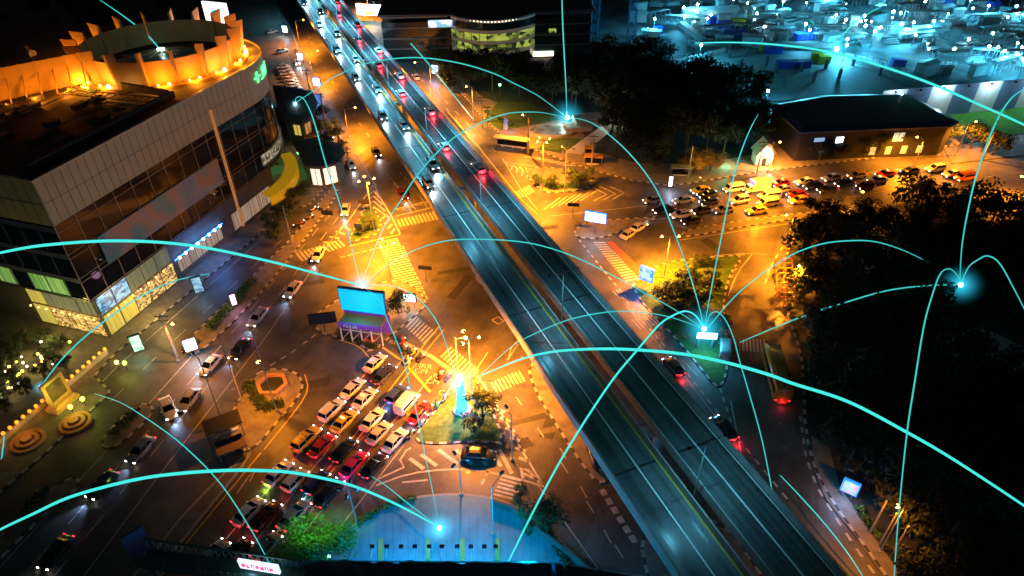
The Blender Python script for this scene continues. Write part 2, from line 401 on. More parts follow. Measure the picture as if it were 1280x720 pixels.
# right of the flyover and surface road under it
line([(668, 470), (700, 525), (735, 580), (750, 606), (767, 596)], .2); line([(645, 496), (700, 576), (760, 668), (800, 730)], .16, dash=(2, 5)); line([(700, 560), (770, 690), (790, 725)], .16, dash=(2, 5))
line([(752, 612), (776, 650), (800, 688)], .8, dash=(1, .9))
line([(672, 606), (740, 700), (760, 730)], .16)
line([(610, 440), (600, 455), (590, 470)], .16); line([(648, 430), (634, 450)], .16)
# chevrons and lines at the upper left island
line([(466, 232), (488, 268), (500, 292)], .3); line([(466, 232), (440, 270), (405, 312)], .3)
for i in range(5):
    t = i/5; line([(462-3*i, 238+7*i), (467, 232+6.5*i), (471+3.6*i, 240+8*i)], .45)
for i in range(6): line([(428-8*i, 282+7*i), (438-7*i, 288+5*i)], .5)
for i in range(4): line([(484+3*i, 268+6*i), (477+4*i, 274+6*i)], .5)
line([(436, 308), (500, 293)], .25, M_ypaint); line([(425, 322), (500, 303)], .3, dash=(1, .8))
line([(470, 200), (520, 262)], .16); line([(492, 262), (540, 250)], .3); line([(495, 270), (542, 259)], .3)
line([(505, 249), (515, 267)], .16); line([(524, 243), (534, 260)], .16); line([(488, 222), (505, 249)], .16, dash=(1.5, 2)); line([(500, 215), (524, 243)], .16, dash=(1.5, 2))
line([(443, 190), (470, 232)], .16)
# surface road right of the flyover
line([(560, 140), (600, 186), (650, 248), (672, 268)], .22, M_ypaint); line([(520, 80), (560, 130), (640, 210)], .16, dash=(3, 6)); line([(500, 68), (610, 196)], .16, dash=(3, 6))
for i in range(5): line([(633+8*i, 205+1.5*i), (640+7*i, 208+3*i), (639+6.5*i, 213+3.2*i)], .4)
for i in range(7): line([(655+8*i, 196+1.8*i), (676+8*i, 197+1.6*i)], .35)
line([(628, 198), (652, 238), (672, 262)], .22); line([(632, 203), (700, 212)], .2)
for i in range(6): line([(680+9*i, 262-2.2*i), (700+9*i, 247-1.6*i)], .35)
for i in range(3): line([(736+13*i, 232+.5*i), (758+11*i, 243-1*i), (742+12*i, 251-1*i)], .3)
# east road
line([(690, 270), (800, 258), (900, 242), (1000, 226), (1120, 212), (1280, 190)], .16); line([(740, 288), (860, 268), (960, 262), (1100, 240), (1280, 215)], .14, dash=(3, 5))
line([(830, 258), (960, 241), (1120, 225)], .14, dash=(3, 5)); line([(850, 300), (1010, 276), (1280, 255)], .22)
line([(838, 330), (915, 316), (960, 318)], .16, sm=1); line([(1000, 284), (980, 305), (962, 335), (955, 360)], .3, dash=(1.6, 1.6), sm=1)
for i in range(6): line([(838+13*i, 331-2.4*i), (836+13*i, 339-2.6*i)], .45)
for i in range(5): line([(931-5*i, 318+9*i), (920-4.5*i, 319+10*i)], .4)
line([(940, 318), (922, 340), (910, 370)], .2, sm=1)
line([(724, 300), (760, 345), (790, 380)], .35, dash=(1, 1)); line([(770, 362), (850, 455), (920, 545), (985, 625)], .3, dash=(1, 1)); line([(768, 365), (848, 460), (915, 548)], .14)
line([(765, 363), (800, 400)], .14); line([(858, 455), (872, 470)], .14, dash=(3, 6)); line([(913, 500), (925, 560), (930, 600)], .2)
line([(900, 485), (918, 540)], .3, dash=(1, 1)); line([(1000, 520), (1010, 590), (1060, 672), (1110, 740)], .35, dash=(1.1, 1.1), sm=1)
# west road lane lines
for off in (0, 13, 26, 39):
    line([(405+off*.7, 262+off*.35), (352+off, 318+off*.45), (280+off*1.3, 400+off*.6), (150+off*1.6, 545+off*.8), (-10+off*2.2, 720+off)], .15, dash=(3.2, 4) if off in (13, 26) else None)
line([(388, 150), (412, 186), (432, 215)], .15); line([(352, 0), (372, 60), (392, 120), (420, 165), (455, 205)], .15, sm=1); line([(365, -10), (392, 60), (425, 120), (468, 180)], .15, dash=(3, 5))
line([(330, 296), (240, 376), (150, 455), (60, 545)], .14); line([(352, 300), (262, 384), (170, 470), (80, 560)], .14, dash=(3, 5))
line([(312, 594), (296, 617)], .22); line([(312, 594), (318, 590), (312, 602)], .22)

def chars(txt, loc, size, rz, m, parent, name, mirror=False, rx=0, extr=.0, ori=None):
    c = bpy.data.curves.new(name, 'FONT'); c.body = txt; c.size = size; c.extrude = extr; c.align_x = 'CENTER'; c.align_y = 'CENTER'
    t = bpy.data.objects.new('tmp_text', c); COL.objects.link(t)
    bpy.context.view_layer.update()
    me = bpy.data.meshes.new_from_object(t.evaluated_get(bpy.context.evaluated_depsgraph_get())); me.name = name
    bpy.data.objects.remove(t)
    me.materials.clear(); me.materials.append(m)
    if mirror: me.transform(Matrix.Scale(-1, 4, (1, 0, 0))); me.flip_normals()
    if ori: me.transform(ori)
    else: me.transform(Matrix.Rotation(rz, 4, 'Z') @ Matrix.Rotation(rx, 4, 'X'))
    return link(name, me, parent, loc)
for (t, p) in (('JRR', (532, 458)), ('CM', (526, 464)), ('RI', (546, 470)), ('CM', (541, 477)), ('RR', (492, 428)), ('C', (552, 491))):
    q = G(*p); o = chars(t, (q.x, q.y, .011), 1.5, rad(67-90+14), M_paint, None, 'lane_lettering'); tag(o, kind='structure')
for p in ((501, 262), (512, 259), (524, 256), (535, 254)):
    q = G(*p); o = chars('XX', (q.x, q.y, .011), 1.4, rad(10), M_paint, None, 'lane_lettering'); tag(o, kind='structure')
q = G(622, 401); g = MB(); 
for s_ in (1.7, 1.2): pass
line([(615, 400), (623, 396), (630, 402), (622, 405), (615, 400)], .3)
line([(598, 338), (594, 346), (599, 354), (606, 357)], .2, sm=2)
line([(657, 418), (640, 432), (636, 446)], .14, sm=1)

# ------------------------------------------------------------------ flyover
ZD = 7.0
A1, B1 = G(466, 146, ZD), G(843, 720, ZD); A2, B2 = G(553, 146, ZD), G(1052, 720, ZD)
fd = (A1-B1).normalized(); fn = Vector((fd.y, -fd.x, 0))           # along (away), to the right
W_ = ((A2+B2)/2-B1).dot(fn)
def FL(s, t, z=0): return B1+fd*s+fn*(t*W_)+Vector((0, 0, z))      # s metres from the near point, t 0..1 across
S0, S1 = -60, 420
fly = thing('flyover', 'long twin deck concrete flyover crossing over the junction under cool teal lamps', 'flyover', (B1.x, B1.y, 0))
TL, TR = .445, .555
for (t0, t1) in ((0, TL), (TR, 1)):
    g = MB(); a, b = FL(S0, t0+.018), FL(S1, t0+.018); c, d_ = FL(S1, t1-.018), FL(S0, t1-.018)
    g.face([d_, c, b, a][::-1] if False else [a, d_, c, b]); g.build('deck', M_deck, fly)
    g = MB()
    rows = []
    for s_ in (S0, S1):
        rows.append([FL(s_, t0, -.01), FL(s_, t0, -.55), FL(s_, t0+.08, -.9), FL(s_, t0+.13, -1.9), FL(s_, t1-.13, -1.9), FL(s_, t1-.08, -.9), FL(s_, t1, -.55), FL(s_, t1, -.01)])
    g.grid(rows, 0, True, True); g.build('girder', M_conc, fly)
    for tt in (t0+.009, t1-.009):
        g = MB(); rows = []
        for s_ in (S0, S1):
            rows.append([FL(s_, tt-.011, -.02), FL(s_, tt-.006, .85), FL(s_, tt+.006, .85), FL(s_, tt+.011, -.02)])
        g.grid(rows, 0, True, True); g.build('parapet', M_conc, fly)
for tt in (.009, .991):
    g = MB(); g.tube([FL(S0, tt, 1.15), FL(S1, tt, 1.15)], .05, 5)
    for k in range(90): g.tube([FL(-20+2.8*k, tt, .8), FL(-20+2.8*k, tt, 1.15)], .035, 4)
    g.build('handrail', M_steel, fly)
def fline(t, wd, m, s0=S0, s1=S1, dash=None, z=.004, name='lane_line_streak'):
    g = MB()
    if dash:
        s_ = s0
        while s_ < s1:
            a, b = FL(s_, t, z), FL(s_+dash[0], t, z); g.face([a-fn*wd/2, a+fn*wd/2, b+fn*wd/2, b-fn*wd/2]); s_ += sum(dash)
    else:
        a, b = FL(s0, t, z), FL(s1, t, z); g.face([a-fn*wd/2, a+fn*wd/2, b+fn*wd/2, b-fn*wd/2])
    g.build(name, m, fly)
M_tealpaint = mat('white_line_paint', (.78, .8, .78), .5, var=.1, scale=.8)  # lane lines kept solid and wide, also standing in for light trails
fline(.035, .26, M_tealpaint); fline(TL-.035, .3, M_ypaint); fline(TR+.035, .3, mat('green_white_paint', (.5, .75, .5), .5)); fline(.965, .2, M_tealpaint)
fline(.24, .24, M_tealpaint); fline(.77, .24, M_tealpaint)
for i in range(12):        # expansion joints
    for (t0, t1) in ((.02, TL-.02), (TR+.02, .98)):
        g = MB(); a, b = FL(-20+34*i, t0, .003), FL(-20+34*i, t1, .003); g.face([a-fd*.18, b-fd*.18, b+fd*.18, a+fd*.18]); g.build('expansion_joint', M_black, fly)
for i, s_ in enumerate((20, 95, 120, 150, 190, 230, 270)):
    g = MB()
    for t in (.3, .7):
        c = FL(s_, t); g.tube([(c.x, c.y, -.1), (c.x, c.y, ZD-2.6)], .75, 12)
    a = FL(s_, .16, -2.25); b = FL(s_, .84, -2.25); g.beam(a, b, 1.5, .9); g.build('pier', M_conc, fly)
# median lamp posts of the flyover
def flylamp(s_, lab, first=[None], power=1500):
    b = FL(s_, .5, .2)
    if True:
        t = thing('flyover_lamp', '', 'street lamp', b)
        g = MB(); g.tube([(0, 0, -1.4), (0, 0, 8.5)], [.12, .07], 8); local(g, 'pole', M_pole, t)
        g = MB(); g.tube([-fn*2.2+Vector((0, 0, 9.0)), -fn*.6+Vector((0, 0, 8.8)), Vector((0, 0, 8.4)), fn*.6+Vector((0, 0, 8.8)), fn*2.2+Vector((0, 0, 9.0))], .05, 6); local(g, 'arm', M_pole, t)
        for sg in (-1, 1):
            g = MB(); g.box(fn*sg*2.4+Vector((0, 0, 9.02)), (.35, .35, .12)); local(g, 'lamp_head', M_dark, t)
            lamp(t, 'lamp_light', fn*sg*2.6+Vector((0, 0, 8.8)), power, (.16, .68, 1), 'SPOT', .2, rad(162), (0, 0, 0), 1)
        first[0] = t; reg(t)
    else:
        t = copy_tree(first[0]); t.location = b
    tag(t, lab, None, 'double armed lamps along the flyover median')
for i, (s_, l) in enumerate(((8, 'double armed lamp post on the flyover median at the bottom edge of the photo'), (44, 'double armed lamp post on the flyover median above the traffic island with the parked car'), (80, 'double armed lamp post on the flyover median beside the orange junction'), (116, 'double armed lamp post on the flyover median over the crossing roads'),
    (152, 'double armed lamp post on the flyover median below the fountain plaza'), (188, 'double armed lamp post on the flyover median level with the parked car row'), (224, 'double armed lamp post on the flyover median near the top of the photo'), (262, 'farthest double armed lamp post on the flyover median'))):
    flylamp(s_, l, power=(480, 700, 1400, 2100, 3000, 3800, 4400, 4500)[i])

# ------------------------------------------------------------------ street lamps
ORG = (1, .285, .012)
def street_lamp(base, h, lab, heads=2, lit=True, power=4200, r=1.3, col=ORG, ph=0, lh=None, grp='street lamps of the junction', hm=None, z0=.1):
    b = G(*base) if not isinstance(base, Vector) else base
    t = thing('street_lamp', lab, 'street lamp', (b.x, b.y, z0), 0, grp)
    g = MB(); g.tube([(0, 0, 0), (0, 0, .3), (0, 0, h)], [.16, .11, .07], 8); g.cyl((0, 0, 0), .28, .25, 8); local(g, 'pole', M_pole, t)
    zh = lh or h
    for k in range(heads):
        a = ph+2*math.pi*k/heads; d_ = Vector((math.cos(a), math.sin(a), 0))
        g = MB(); g.tube([Vector((0, 0, zh-.35)), d_*r*.5+Vector((0, 0, zh-.1)), d_*r+Vector((0, 0, zh))], .04, 6); local(g, 'arm', M_pole, t)
        g = MB(); Y = Vector((0, 0, 1)).cross(d_); g.box(d_*(r+.25)+Vector((0, 0, zh+.08)), (.75, .34, .16), 0, (d_, Y, Vector((0, 0, 1))), .8); hd = local(g, 'lamp_head', M_dark, t)
        g = MB(); g.sphere(d_*(r+.25)+Vector((0, 0, zh-.03)), .3, 8, 0, .7); o = local(g, 'bulb', (hm or M_sod) if lit else M_headoff, hd)
        if lit: lamp(t, 'lamp_light', d_*(r+.25)+Vector((0, 0, zh-.35)), power*4.8, col, 'SPOT', .2, rad(154), (0, 0, 0), .7)
    return t
street_lamp((678, 240), 12.8, 'tall four headed orange lamp post left of its unlit twin on the planted upper island', 4, power=1500, ph=.5)
street_lamp((706, 240), 10.6, 'tall lamp post with unlit heads beside the bushes on the planted upper island', 3, lit=False)
street_lamp((830, 347), 9.2, 'twin headed orange lamp post at the edge of the dark shrub island', 2, power=2600)
street_lamp((590, 492), 11.4, 'three headed orange lamp post right of the glowing blue pylon', 3, power=1900)
street_lamp((574, 486), 10.3, 'orange lamp post with round disc left of the three headed one', 1, power=1500)
street_lamp((468, 290), 12.2, 'four headed orange lamp post on the small chevron island', 4, power=1400, ph=.4)
street_lamp((489, 354), 9.0, 'three headed orange lamp post on the long zebra crossing behind the billboard', 3, power=720)
street_lamp((346, 514), 14.5, 'leaning tall post with one low orange lamp by the hexagon planter', 1, power=650, lh=9.5, ph=2.5, r=.6)
street_lamp((303, 503), 14, 'tall unlit post beside the west road kerb', 1, lit=False, ph=2.4)
street_lamp((280, 530), 13, 'second unlit post below the tall one on the west road', 1, lit=False, ph=2.4)
street_lamp((223, 452), 8, 'single orange lamp beside the small white sign on the divider', 1, power=350, ph=0)
street_lamp((592, 152), 10, 'orange lamp among bare posts on the right road verge', 1, power=2400, ph=3.1)
street_lamp((661, 186), 9, 'orange lamp on a thick concrete pole by the bus shelter', 1, power=2000, ph=2.9)
street_lamp((498, 68), 10, 'orange lamp on the verge of the upper right road', 1, power=5200, ph=3.3, r=3)
street_lamp((540, 118), 10, 'orange lamp arching over the upper right road below the blue sign', 1, power=5200, ph=3.3, r=4)
street_lamp((462, 22), 10, 'orange lamp below the white screen at the top of the right road', 1, power=4500, ph=3.3, r=3)
street_lamp((981, 312), 8, 'single orange lamp at the corner of the dark park', 1, power=1500, ph=3.1)
street_lamp((992, 372), 7, 'orange lamp beside the row of hoop racks', 1, power=2600, ph=3.1, r=.5)
street_lamp((1141, 212), 8, 'orange lamp behind the queue in front of the dark hall', 1, power=2600, ph=2.6)
street_lamp((1194, 195), 9, 'orange lamp on a leaning pole at the corner of the dark hall', 1, power=2600, ph=0)
street_lamp((958, 214), 7.5, 'orange lamp beside the small white gabled shrine', 1, power=1800, ph=0)
street_lamp((1066, 275), 6, 'small orange lamp on the east road median', 1, power=1200, ph=1)
street_lamp((1262, 255), 6, 'small orange lamp in the trees at the right edge', 1, power=1400, ph=1)
street_lamp((950, 256), 8, 'orange lamp post on the median in front of the minivan', 2, power=1100, ph=1.5)
street_lamp((1100, 690), 9, 'orange lamp in the park beside three leaning posts', 1, power=260, ph=3.1, r=.6)
street_lamp((375, 58), 9, 'orange lamp nearest the top of the left road', 1, power=2300, ph=.3, r=2.6)
street_lamp((392, 100), 9, 'orange lamp second from the top of the left road', 1, power=2300, ph=.3, r=2.6)
street_lamp((436, 172), 8, 'orange lamp by the street trees where the left road bends', 1, power=2600, ph=.3, r=2.6)
street_lamp((640, 575), 9, 'slim lamp at the tip of the centre island hatching', 1, lit=False, ph=2)
street_lamp((577, 618), 7, 'unlit two headed lamp on the forecourt kerb', 3, lit=False, r=.9)
street_lamp((446, 655), 7, 'unlit multi headed lamp beside the green tree', 4, lit=False, r=.9)
street_lamp((617, 668), 9.5, 'curved green pole with camera arm on the forecourt corner', 1, lit=False, ph=1.0, r=2)
# posts of the park corner
for i, (p, l) in enumerate((((1087, 667), 'left of three leaning posts at the park kerb'), ((1099, 682), 'middle of three leaning posts at the park kerb'), ((1113, 698), 'right of three leaning posts at the park kerb'))):
    b = G(*p); t = thing('utility_pole', l, 'pole', (b.x, b.y, .1)); g = MB(); g.tube([(0, 0, 0), (0, 0, 6.5)], [.14, .1], 8); local(g, 'post', M_cpole, t); g = MB(); g.beam((-.8, 0, 6), (.8, 0, 6), .1, .12); local(g, 'crossarm', M_dark, t)
# utility poles with transformers along the left road and elsewhere
poles = [((376, 96), 9, 'topmost black utility pole along the left road'), ((390, 128), 10, 'second black utility pole along the left road'), ((408, 160), 10, 'third black utility pole along the left road'), ((428, 198), 10, 'black utility pole with transformers beside the street trees'), ((440, 228), 9, 'lowest black utility pole beside the brown roofed building'),
  ((660, 192), 9.5, 'thick orange lit concrete pole in front of the bus shelter'), ((739, 212), 9, 'dark transformer pole beside the pale tiled footpath'), ((945, 220), 9, 'leaning pole right of the golden scaffold tree'), ((603, 160), 9, 'first of the bare posts beyond the right road'), ((610, 168), 8, 'second of the bare posts beyond the right road'), ((1228, 200), 8, 'pole with cross arm beside the green lawn'), ((365, 305), 9, 'brown pole in the street trees beside the mall lane'), ((222, 446), 9, 'wood coloured pole beside the small white sign'), ((860, 222), 8, 'orange lit pole left of the golden tree')]
PTOP = []
for p, h, l in poles:
    b = G(*p); t = thing('utility_pole', l, 'pole', (b.x, b.y, .1)); g = MB(); g.tube([(0, 0, 0), (0, 0, h)], [.2, .13], 8); local(g, 'post', M_cpole, t)
    g = MB(); g.beam((-1.1, 0, h-.5), (1.1, 0, h-.5), .12, .14)
    g.beam((-.8, 0, h-1.4), (.8, 0, h-1.4), .1, .12); local(g, 'crossarm', M_dark, t)
    if 'transformer' in l:
        for k in (-.5, .5): g = MB(); g.cyl((k, .3, h-3.2), .32, 1.1, 10); local(g, 'transformer', M_steel, t)
    PTOP.append(Vector((b.x, b.y, h-.3)))
def wires(a, b, lab):
    g = MB()
    for off in (-.9, -.3, .4, .95):
        p = [a.lerp(b, k/10)+Vector((off, 0, -1.2*4*(k/10)*(1-k/10)-abs(off)*.2)) for k in range(11)]; g.tube(p, .028, 4)
    tag(g.build('overhead_wire', M_dark), lab, 'power line')
wires(PTOP[0], PTOP[1], 'sagging black wires between the first two poles of the left road'); wires(PTOP[1], PTOP[2], 'sagging black wires between the second and third poles of the left road'); wires(PTOP[2], PTOP[3], 'sagging black wires above the street trees'); wires(PTOP[3], PTOP[4], 'short black wires ending at the brown roofed building')

# ------------------------------------------------------------------ glass shopping mall with the lit crown
CM = Vector((-67.86, 86.45, 0)); U = Vector((.3098, .9508, 0)); N = Vector((.9508, -.3098, 0)); Z = Vector((0, 0, 1))
def ML(a, b, z=0): return CM+U*a+N*b+Z*z          # a along the front, b out of the front (negative = inside)
ZR, ZB, ZO = 30.9, 23.5, 9.4
CEN = ML(49.7, -18.2); RC = 18.2
mall = thing('shopping_mall', 'big dark glass shopping mall with cream top band and a round flood lit crown', 'building', CM)
def arcp(r, a0, a1, n, z=0):      # angle 0 = N direction, 90 = U direction
    return [CEN+N*(r*math.cos(a0+(a1-a0)*i/n))+U*(r*math.sin(a0+(a1-a0)*i/n))+Z*z for i in range(n+1)]
plan = [ML(0, 0), ML(49.7, 0)]+arcp(RC, 0, rad(100), 14)[1:]+[ML(66, -60), ML(66, -150), ML(0, -150)]
g = MB(); g.prism([(p.x, p.y) for p in offset([(p.x, p.y) for p in plan], .6) for p in [Vector((p[0], p[1], 0))]], ZO, ZR-.4); g.build('core_wall', M_dconc, mall)
g = MB(); g.prism(offset([(p.x, p.y) for p in plan], .3), ZR-.4, ZR-.25); g.build('roof', mat('roof_membrane', (.10, .085, .11), .8, var=.4, scale=.12), mall)
# cream band
def band(z0, z1, out, name, m, th=.35, full=True, rows=None):
    g = MB(); pts = [ML(0, out)]+[ML(49.7, out)]+arcp(RC+out, 0, rad(100), 20)[1:]
    left = [ML(0, -150), ML(-out, -150), ML(-out, out)]
    path = [ML(-out, -150), ML(-out, out)]+pts[1:]
    rr = []
    for i, p in enumerate(path):
        q = path[max(i-1, 0)]; s_ = path[min(i+1, len(path)-1)]; t = (s_-q); t.normalize(); nn = Vector((t.y, -t.x, 0))
        if i == 1: nn = (N-U); 
        rr.append([p+Z*z0, p+Z*z1, p-nn*th+Z*z1, p-nn*th+Z*z0])
    g.grid(rr, 0, True, True); return g.build(name, m, mall)
def clad(name, col, cw=1.5, ch=1.85):
    m = mat(name, col, .5); n = m.node_tree; b = n.nodes['Principled BSDF']
    tc = n.nodes.new('ShaderNodeTexCoord'); no = n.nodes.new('ShaderNodeTexNoise'); no.inputs['Scale'].default_value = .35; no.inputs['Detail'].default_value = 6
    n.links.new(tc.outputs['Object'], no.inputs[0]); mr = n.nodes.new('ShaderNodeMapRange'); mr.inputs[3].default_value = .8; mr.inputs[4].default_value = 1.15; n.links.new(no.outputs[0], mr.inputs[0])
    mx = n.nodes.new('ShaderNodeVectorMath'); mx.operation = 'SCALE'; mx.inputs[0].default_value = col; n.links.new(mr.outputs[0], mx.inputs['Scale']); n.links.new(mx.outputs[0], b.inputs['Base Color'])
    return m
cb = band(ZB, ZR, .12, 'cream_band', clad('cream_panels', (.5, .4, .24)))
g = MB()      # joints of the cladding panels
for i in range(34): g.beam(ML(1.5*i, .135, ZB), ML(1.5*i, .135, ZR), .03, .05, up=U)
g.beam(ML(0, .14, ZB+3.6), ML(49.7, .14, ZB+3.6), .05, .04)
for i in range(40): g.beam(ML(-.135, -2*i, ZB), ML(-.135, -2*i, ZR), .03, .05, up=N)
g.beam(ML(-.14, 0, ZB+3.6), ML(-.14, -90, ZB+3.6), .05, .04); g.build('panel_joint', M_dark, mall)
g = MB()      # coping along the roof edge
g.beam(ML(-.3, .1, ZR+.1), ML(49, .1, ZR+.1), .5, .25); g.beam(ML(0, 0, ZR+.1), ML(0, -120, ZR+.1), .5, .25); g.build('coping', M_cream, mall)
# curtain wall panes: each its own part
def curtainmat(name, c1, c2, es, axis=0):
    m = mat(name, c1, .7); n = m.node_tree; b = n.nodes['Principled BSDF']; tc = n.nodes.new('ShaderNodeTexCoord')
    mp = n.nodes.new('ShaderNodeMapping'); mp.inputs['Scale'].default_value = (3.2, 3.2, .05); no = n.nodes.new('ShaderNodeTexNoise'); no.inputs['Scale'].default_value = 1; no.inputs['Detail'].default_value = 5
    cr_ = n.nodes.new('ShaderNodeValToRGB'); cr_.color_ramp.elements[0].color = (*c1, 1); cr_.color_ramp.elements[1].color = (*c2, 1); cr_.color_ramp.elements[0].position = .35; cr_.color_ramp.elements[1].position = .65
    n.links.new(tc.outputs['Object'], mp.inputs[0]); n.links.new(mp.outputs[0], no.inputs[0]); n.links.new(no.outputs[0], cr_.inputs[0]); n.links.new(cr_.outputs[0], b.inputs['Emission Color']); b.inputs['Emission Strength'].default_value = es; return m
zs = [ZO+.2, 12.9, 13.7, 17.4, 18.2, 21.7, 22.3, ZB]
M_glass_b = mat('dark_blue_glass', (.008, .014, .035), .05, spec=.45)
rowsz = [(ZO+.25, 13.3), (13.5, 17.8), (18.0, ZB-.1)]
ncol = 13; wcol = 49.7/ncol
for (z0, z1) in rowsz:
    for i in range(ncol):
        g = MB(); a0 = i*wcol+.06; a1 = (i+1)*wcol-.06
        g.box(ML((a0+a1)/2, -.12, (z0+z1)/2), (a1-a0, .12, z1-z0), 0, (U, N, Z)); g.build('window_pane', M_glass, mall)
ncl = 14; wl = 3.7
for (z0, z1) in rowsz:
    for i in range(ncl):
        lit = (z0 < 13 and i in (1, 2, 4, 5, 6, 8))
        g = MB(); g.box(ML(.12, -(i+.5)*wl, (z0+z1)/2), (wl-.12, .12, z1-z0), 0, (N, U, Z)); g.build('window_pane', curtainmat('lit_green_window', (.1, .3, .06), (.5, .8, .2), .55) if lit else M_glass_b, mall)
for (z0, z1) in rowsz:
    g = MB(); p0 = arcp(RC-.12, 0, rad(100), 20, z0); p1 = arcp(RC-.12, 0, rad(100), 20, z1); g.grid([p0, p1]); g.build('curved_glazing', M_glass, mall)
g = MB(); M_mull = mat('bronze_mullion', (.3, .24, .17), .45, metal=.5)
for i in range(ncol*1+1): g.beam(ML(i*wcol, .02, ZO), ML(i*wcol, .02, ZB), .1, .12, up=U)
for z in (ZO+.1, 13.0, 13.8, 17.5, 18.3, 22.2): g.beam(ML(0, .025, z), ML(49.7, .025, z), .09, .1)
for a in range(11):
    p = arcp(RC+.02, 0, rad(100), 10)[a]; g.tube([p+Z*ZO, p+Z*ZB], .06, 5)
for z in (ZO+.1, 13.4, 17.9, 22.2): g.tube(arcp(RC+.03, 0, rad(100), 20, z), .06, 5)
g.build('mullions', M_mull, mall)
g = MB()
for i in range(30): g.beam(ML(-.02, -i*wl, ZO), ML(-.02, -i*wl, ZB), .1, .12, up=N)
for z in (ZO+.1, 13.0, 13.8, 17.5, 18.3, 22.2): g.beam(ML(-.025, 0, z), ML(-.025, -110, z), .09, .1)
for z in (13.4, 17.9, 22.7): g.beam(ML(-.06, 0, z), ML(-.06, -110, z), .04, .75)
g.build('side_mullions', mat('blue_mullion', (.12, .16, .28), .4, metal=.4), mall)
g = MB(); g.beam(ML(37.2, .3, 2), ML(37.2, .3, ZB+3.7), .45, .4, up=U); g.build('lit_fin', mat('lit_fin', (.5, .25, .1), .5, emit=(1, .35, .08), es=.28), mall)
# blurred banner on the front
m = mat('banner_print', (.1, .12, .14), .4); n = m.node_tree; b = n.nodes['Principled BSDF']
tc = n.nodes.new('ShaderNodeTexCoord'); no = n.nodes.new('ShaderNodeTexNoise'); no.inputs['Scale'].default_value = .11; no.inputs['Detail'].default_value = 1
cr = n.nodes.new('ShaderNodeValToRGB'); cr.color_ramp.elements[0].color = (.05, .13, .17, 1); cr.color_ramp.elements[0].position = .35; cr.color_ramp.elements[1].color = (.04, .1, .16, 1); cr.color_ramp.elements[1].position = .7
for p_, c_ in ((.45, (.16, .17, .2)), (.52, (.28, .12, .09)), (.6, (.07, .17, .18))): e = cr.color_ramp.elements.new(p_); e.color = (*c_, 1)
n.links.new(tc.outputs['Object'], no.inputs[0]); n.links.new(no.outputs[0], cr.inputs[0]); n.links.new(cr.outputs[0], b.inputs['Base Color']); n.links.new(cr.outputs[0], b.inputs['Emission Color']); b.inputs['Emission Strength'].default_value = .12
g = MB()
for i in range(1): g.box(ML(20.5, .22, 15.6), (30, .12, 5.2), 0, (U, N, Z))
g.build('banner', m, mall)
# podium
g = MB(); g.prism([(p.x, p.y) for p in (ML(1.5, -1.5), ML(52, -1.5), ML(60, -30), ML(60, -150), ML(1.5, -150))], .1, ZO); g.build('podium_wall', mat('podium_stone', (.14, .12, .1), .7, var=.3, scale=.5), mall)
g = MB(); g.prism(offset([(p.x, p.y) for p in plan], .05), ZO-.35, ZO); g.build('soffit', M_dark, mall)
def litmat(name, c1, c2, es, sc=.6):
    m = mat(name, (.1, .1, .1), .4); n = m.node_tree; b = n.nodes['Principled BSDF']
    tc = n.nodes.new('ShaderNodeTexCoord'); mp = n.nodes.new('ShaderNodeMapping'); mp.inputs['Scale'].default_value = (1, 1, 1.6); no = n.nodes.new('ShaderNodeTexVoronoi'); no.inputs['Scale'].default_value = sc
    cr = n.nodes.new('ShaderNodeValToRGB'); cr.color_ramp.elements[0].color = (*c1, 1); cr.color_ramp.elements[1].color = (*c2, 1); cr.color_ramp.elements[0].position = .2; cr.color_ramp.elements[1].position = .8
    n.links.new(tc.outputs['Object'], mp.inputs[0]); n.links.new(mp.outputs[0], no.inputs[0]); sp = n.nodes.new('ShaderNodeSeparateColor'); n.links.new(no.outputs['Color'], sp.inputs[0]); n.links.new(sp.outputs[0], cr.inputs[0])
    n.links.new(cr.outputs[0], b.inputs['Emission Color']); b.inputs['Emission Strength'].default_value = es; return m
L_cur = litmat('shop_curtain', (.12, .13, .08), (.3, .28, .12), .8, 1.2); L_warm = litmat('warm_shop', (.45, .16, .02), (1, .7, .2), 1.0, 1.0)
L_blue = litmat('blue_shop', (.02, .2, .5), (.3, .8, 1), 1.0, .8); L_yel = litmat('yellow_shop', (.5, .4, .03), (.85, .8, .2), .9, .5); L_white = litmat('white_shop', (.3, .18, .1), (1, .8, .6), .7, 1.2); L_yellowband = mat('yellow_canopy', (.8, .5, .02), .4, emit=(1, .5, .01), es=.28)
L_cur = curtainmat('curtain_window', (.06, .07, .05), (.2, .18, .08), .9)
L_yel = curtainmat('yellow_curtain', (.35, .28, .03), (.7, .6, .14), .8)
L_warm = litmat('warm_display', (.12, .04, .005), (1, .62, .16), 1.1, 2.2)
L_blue = litmat('blue_display', (.01, .12, .35), (.3, .75, 1), .9, 1.6)
L_white = curtainmat('white_shutter', (.16, .08, .04), (.75, .55, .4), .6)
def shop(face, a0, a1, z0, z1, m, name='shop_window'):
    g = MB()
    if face == 'f': g.box(ML((a0+a1)/2, -1.42, (z0+z1)/2), (a1-a0, .1, z1-z0), 0, (U, N, Z))
    else: g.box(ML(1.42, -(a0+a1)/2, (z0+z1)/2), (a1-a0, .1, z1-z0), 0, (N, U, Z))
    g.build(name, m, mall)
for a in range(5): shop('f', 1.9+a*3.4, 5.0+a*3.4, 4.9, 9.0, L_blue if a in (0, 1) else L_cur)
for a in range(5): shop('f', 1.9+a*3.4, 5.0+a*3.4, .5, 4.4, L_warm if a > 1 else L_yel)
for a in range(4): shop('l', 1.9+a*3.6, 5.2+a*3.6, 4.9, 9.0, L_cur if a < 3 else L_yel)
for a in range(4): shop('l', 1.9+a*3.6, 5.2+a*3.6, .5, 4.4, L_yel if a > 2 else L_warm)
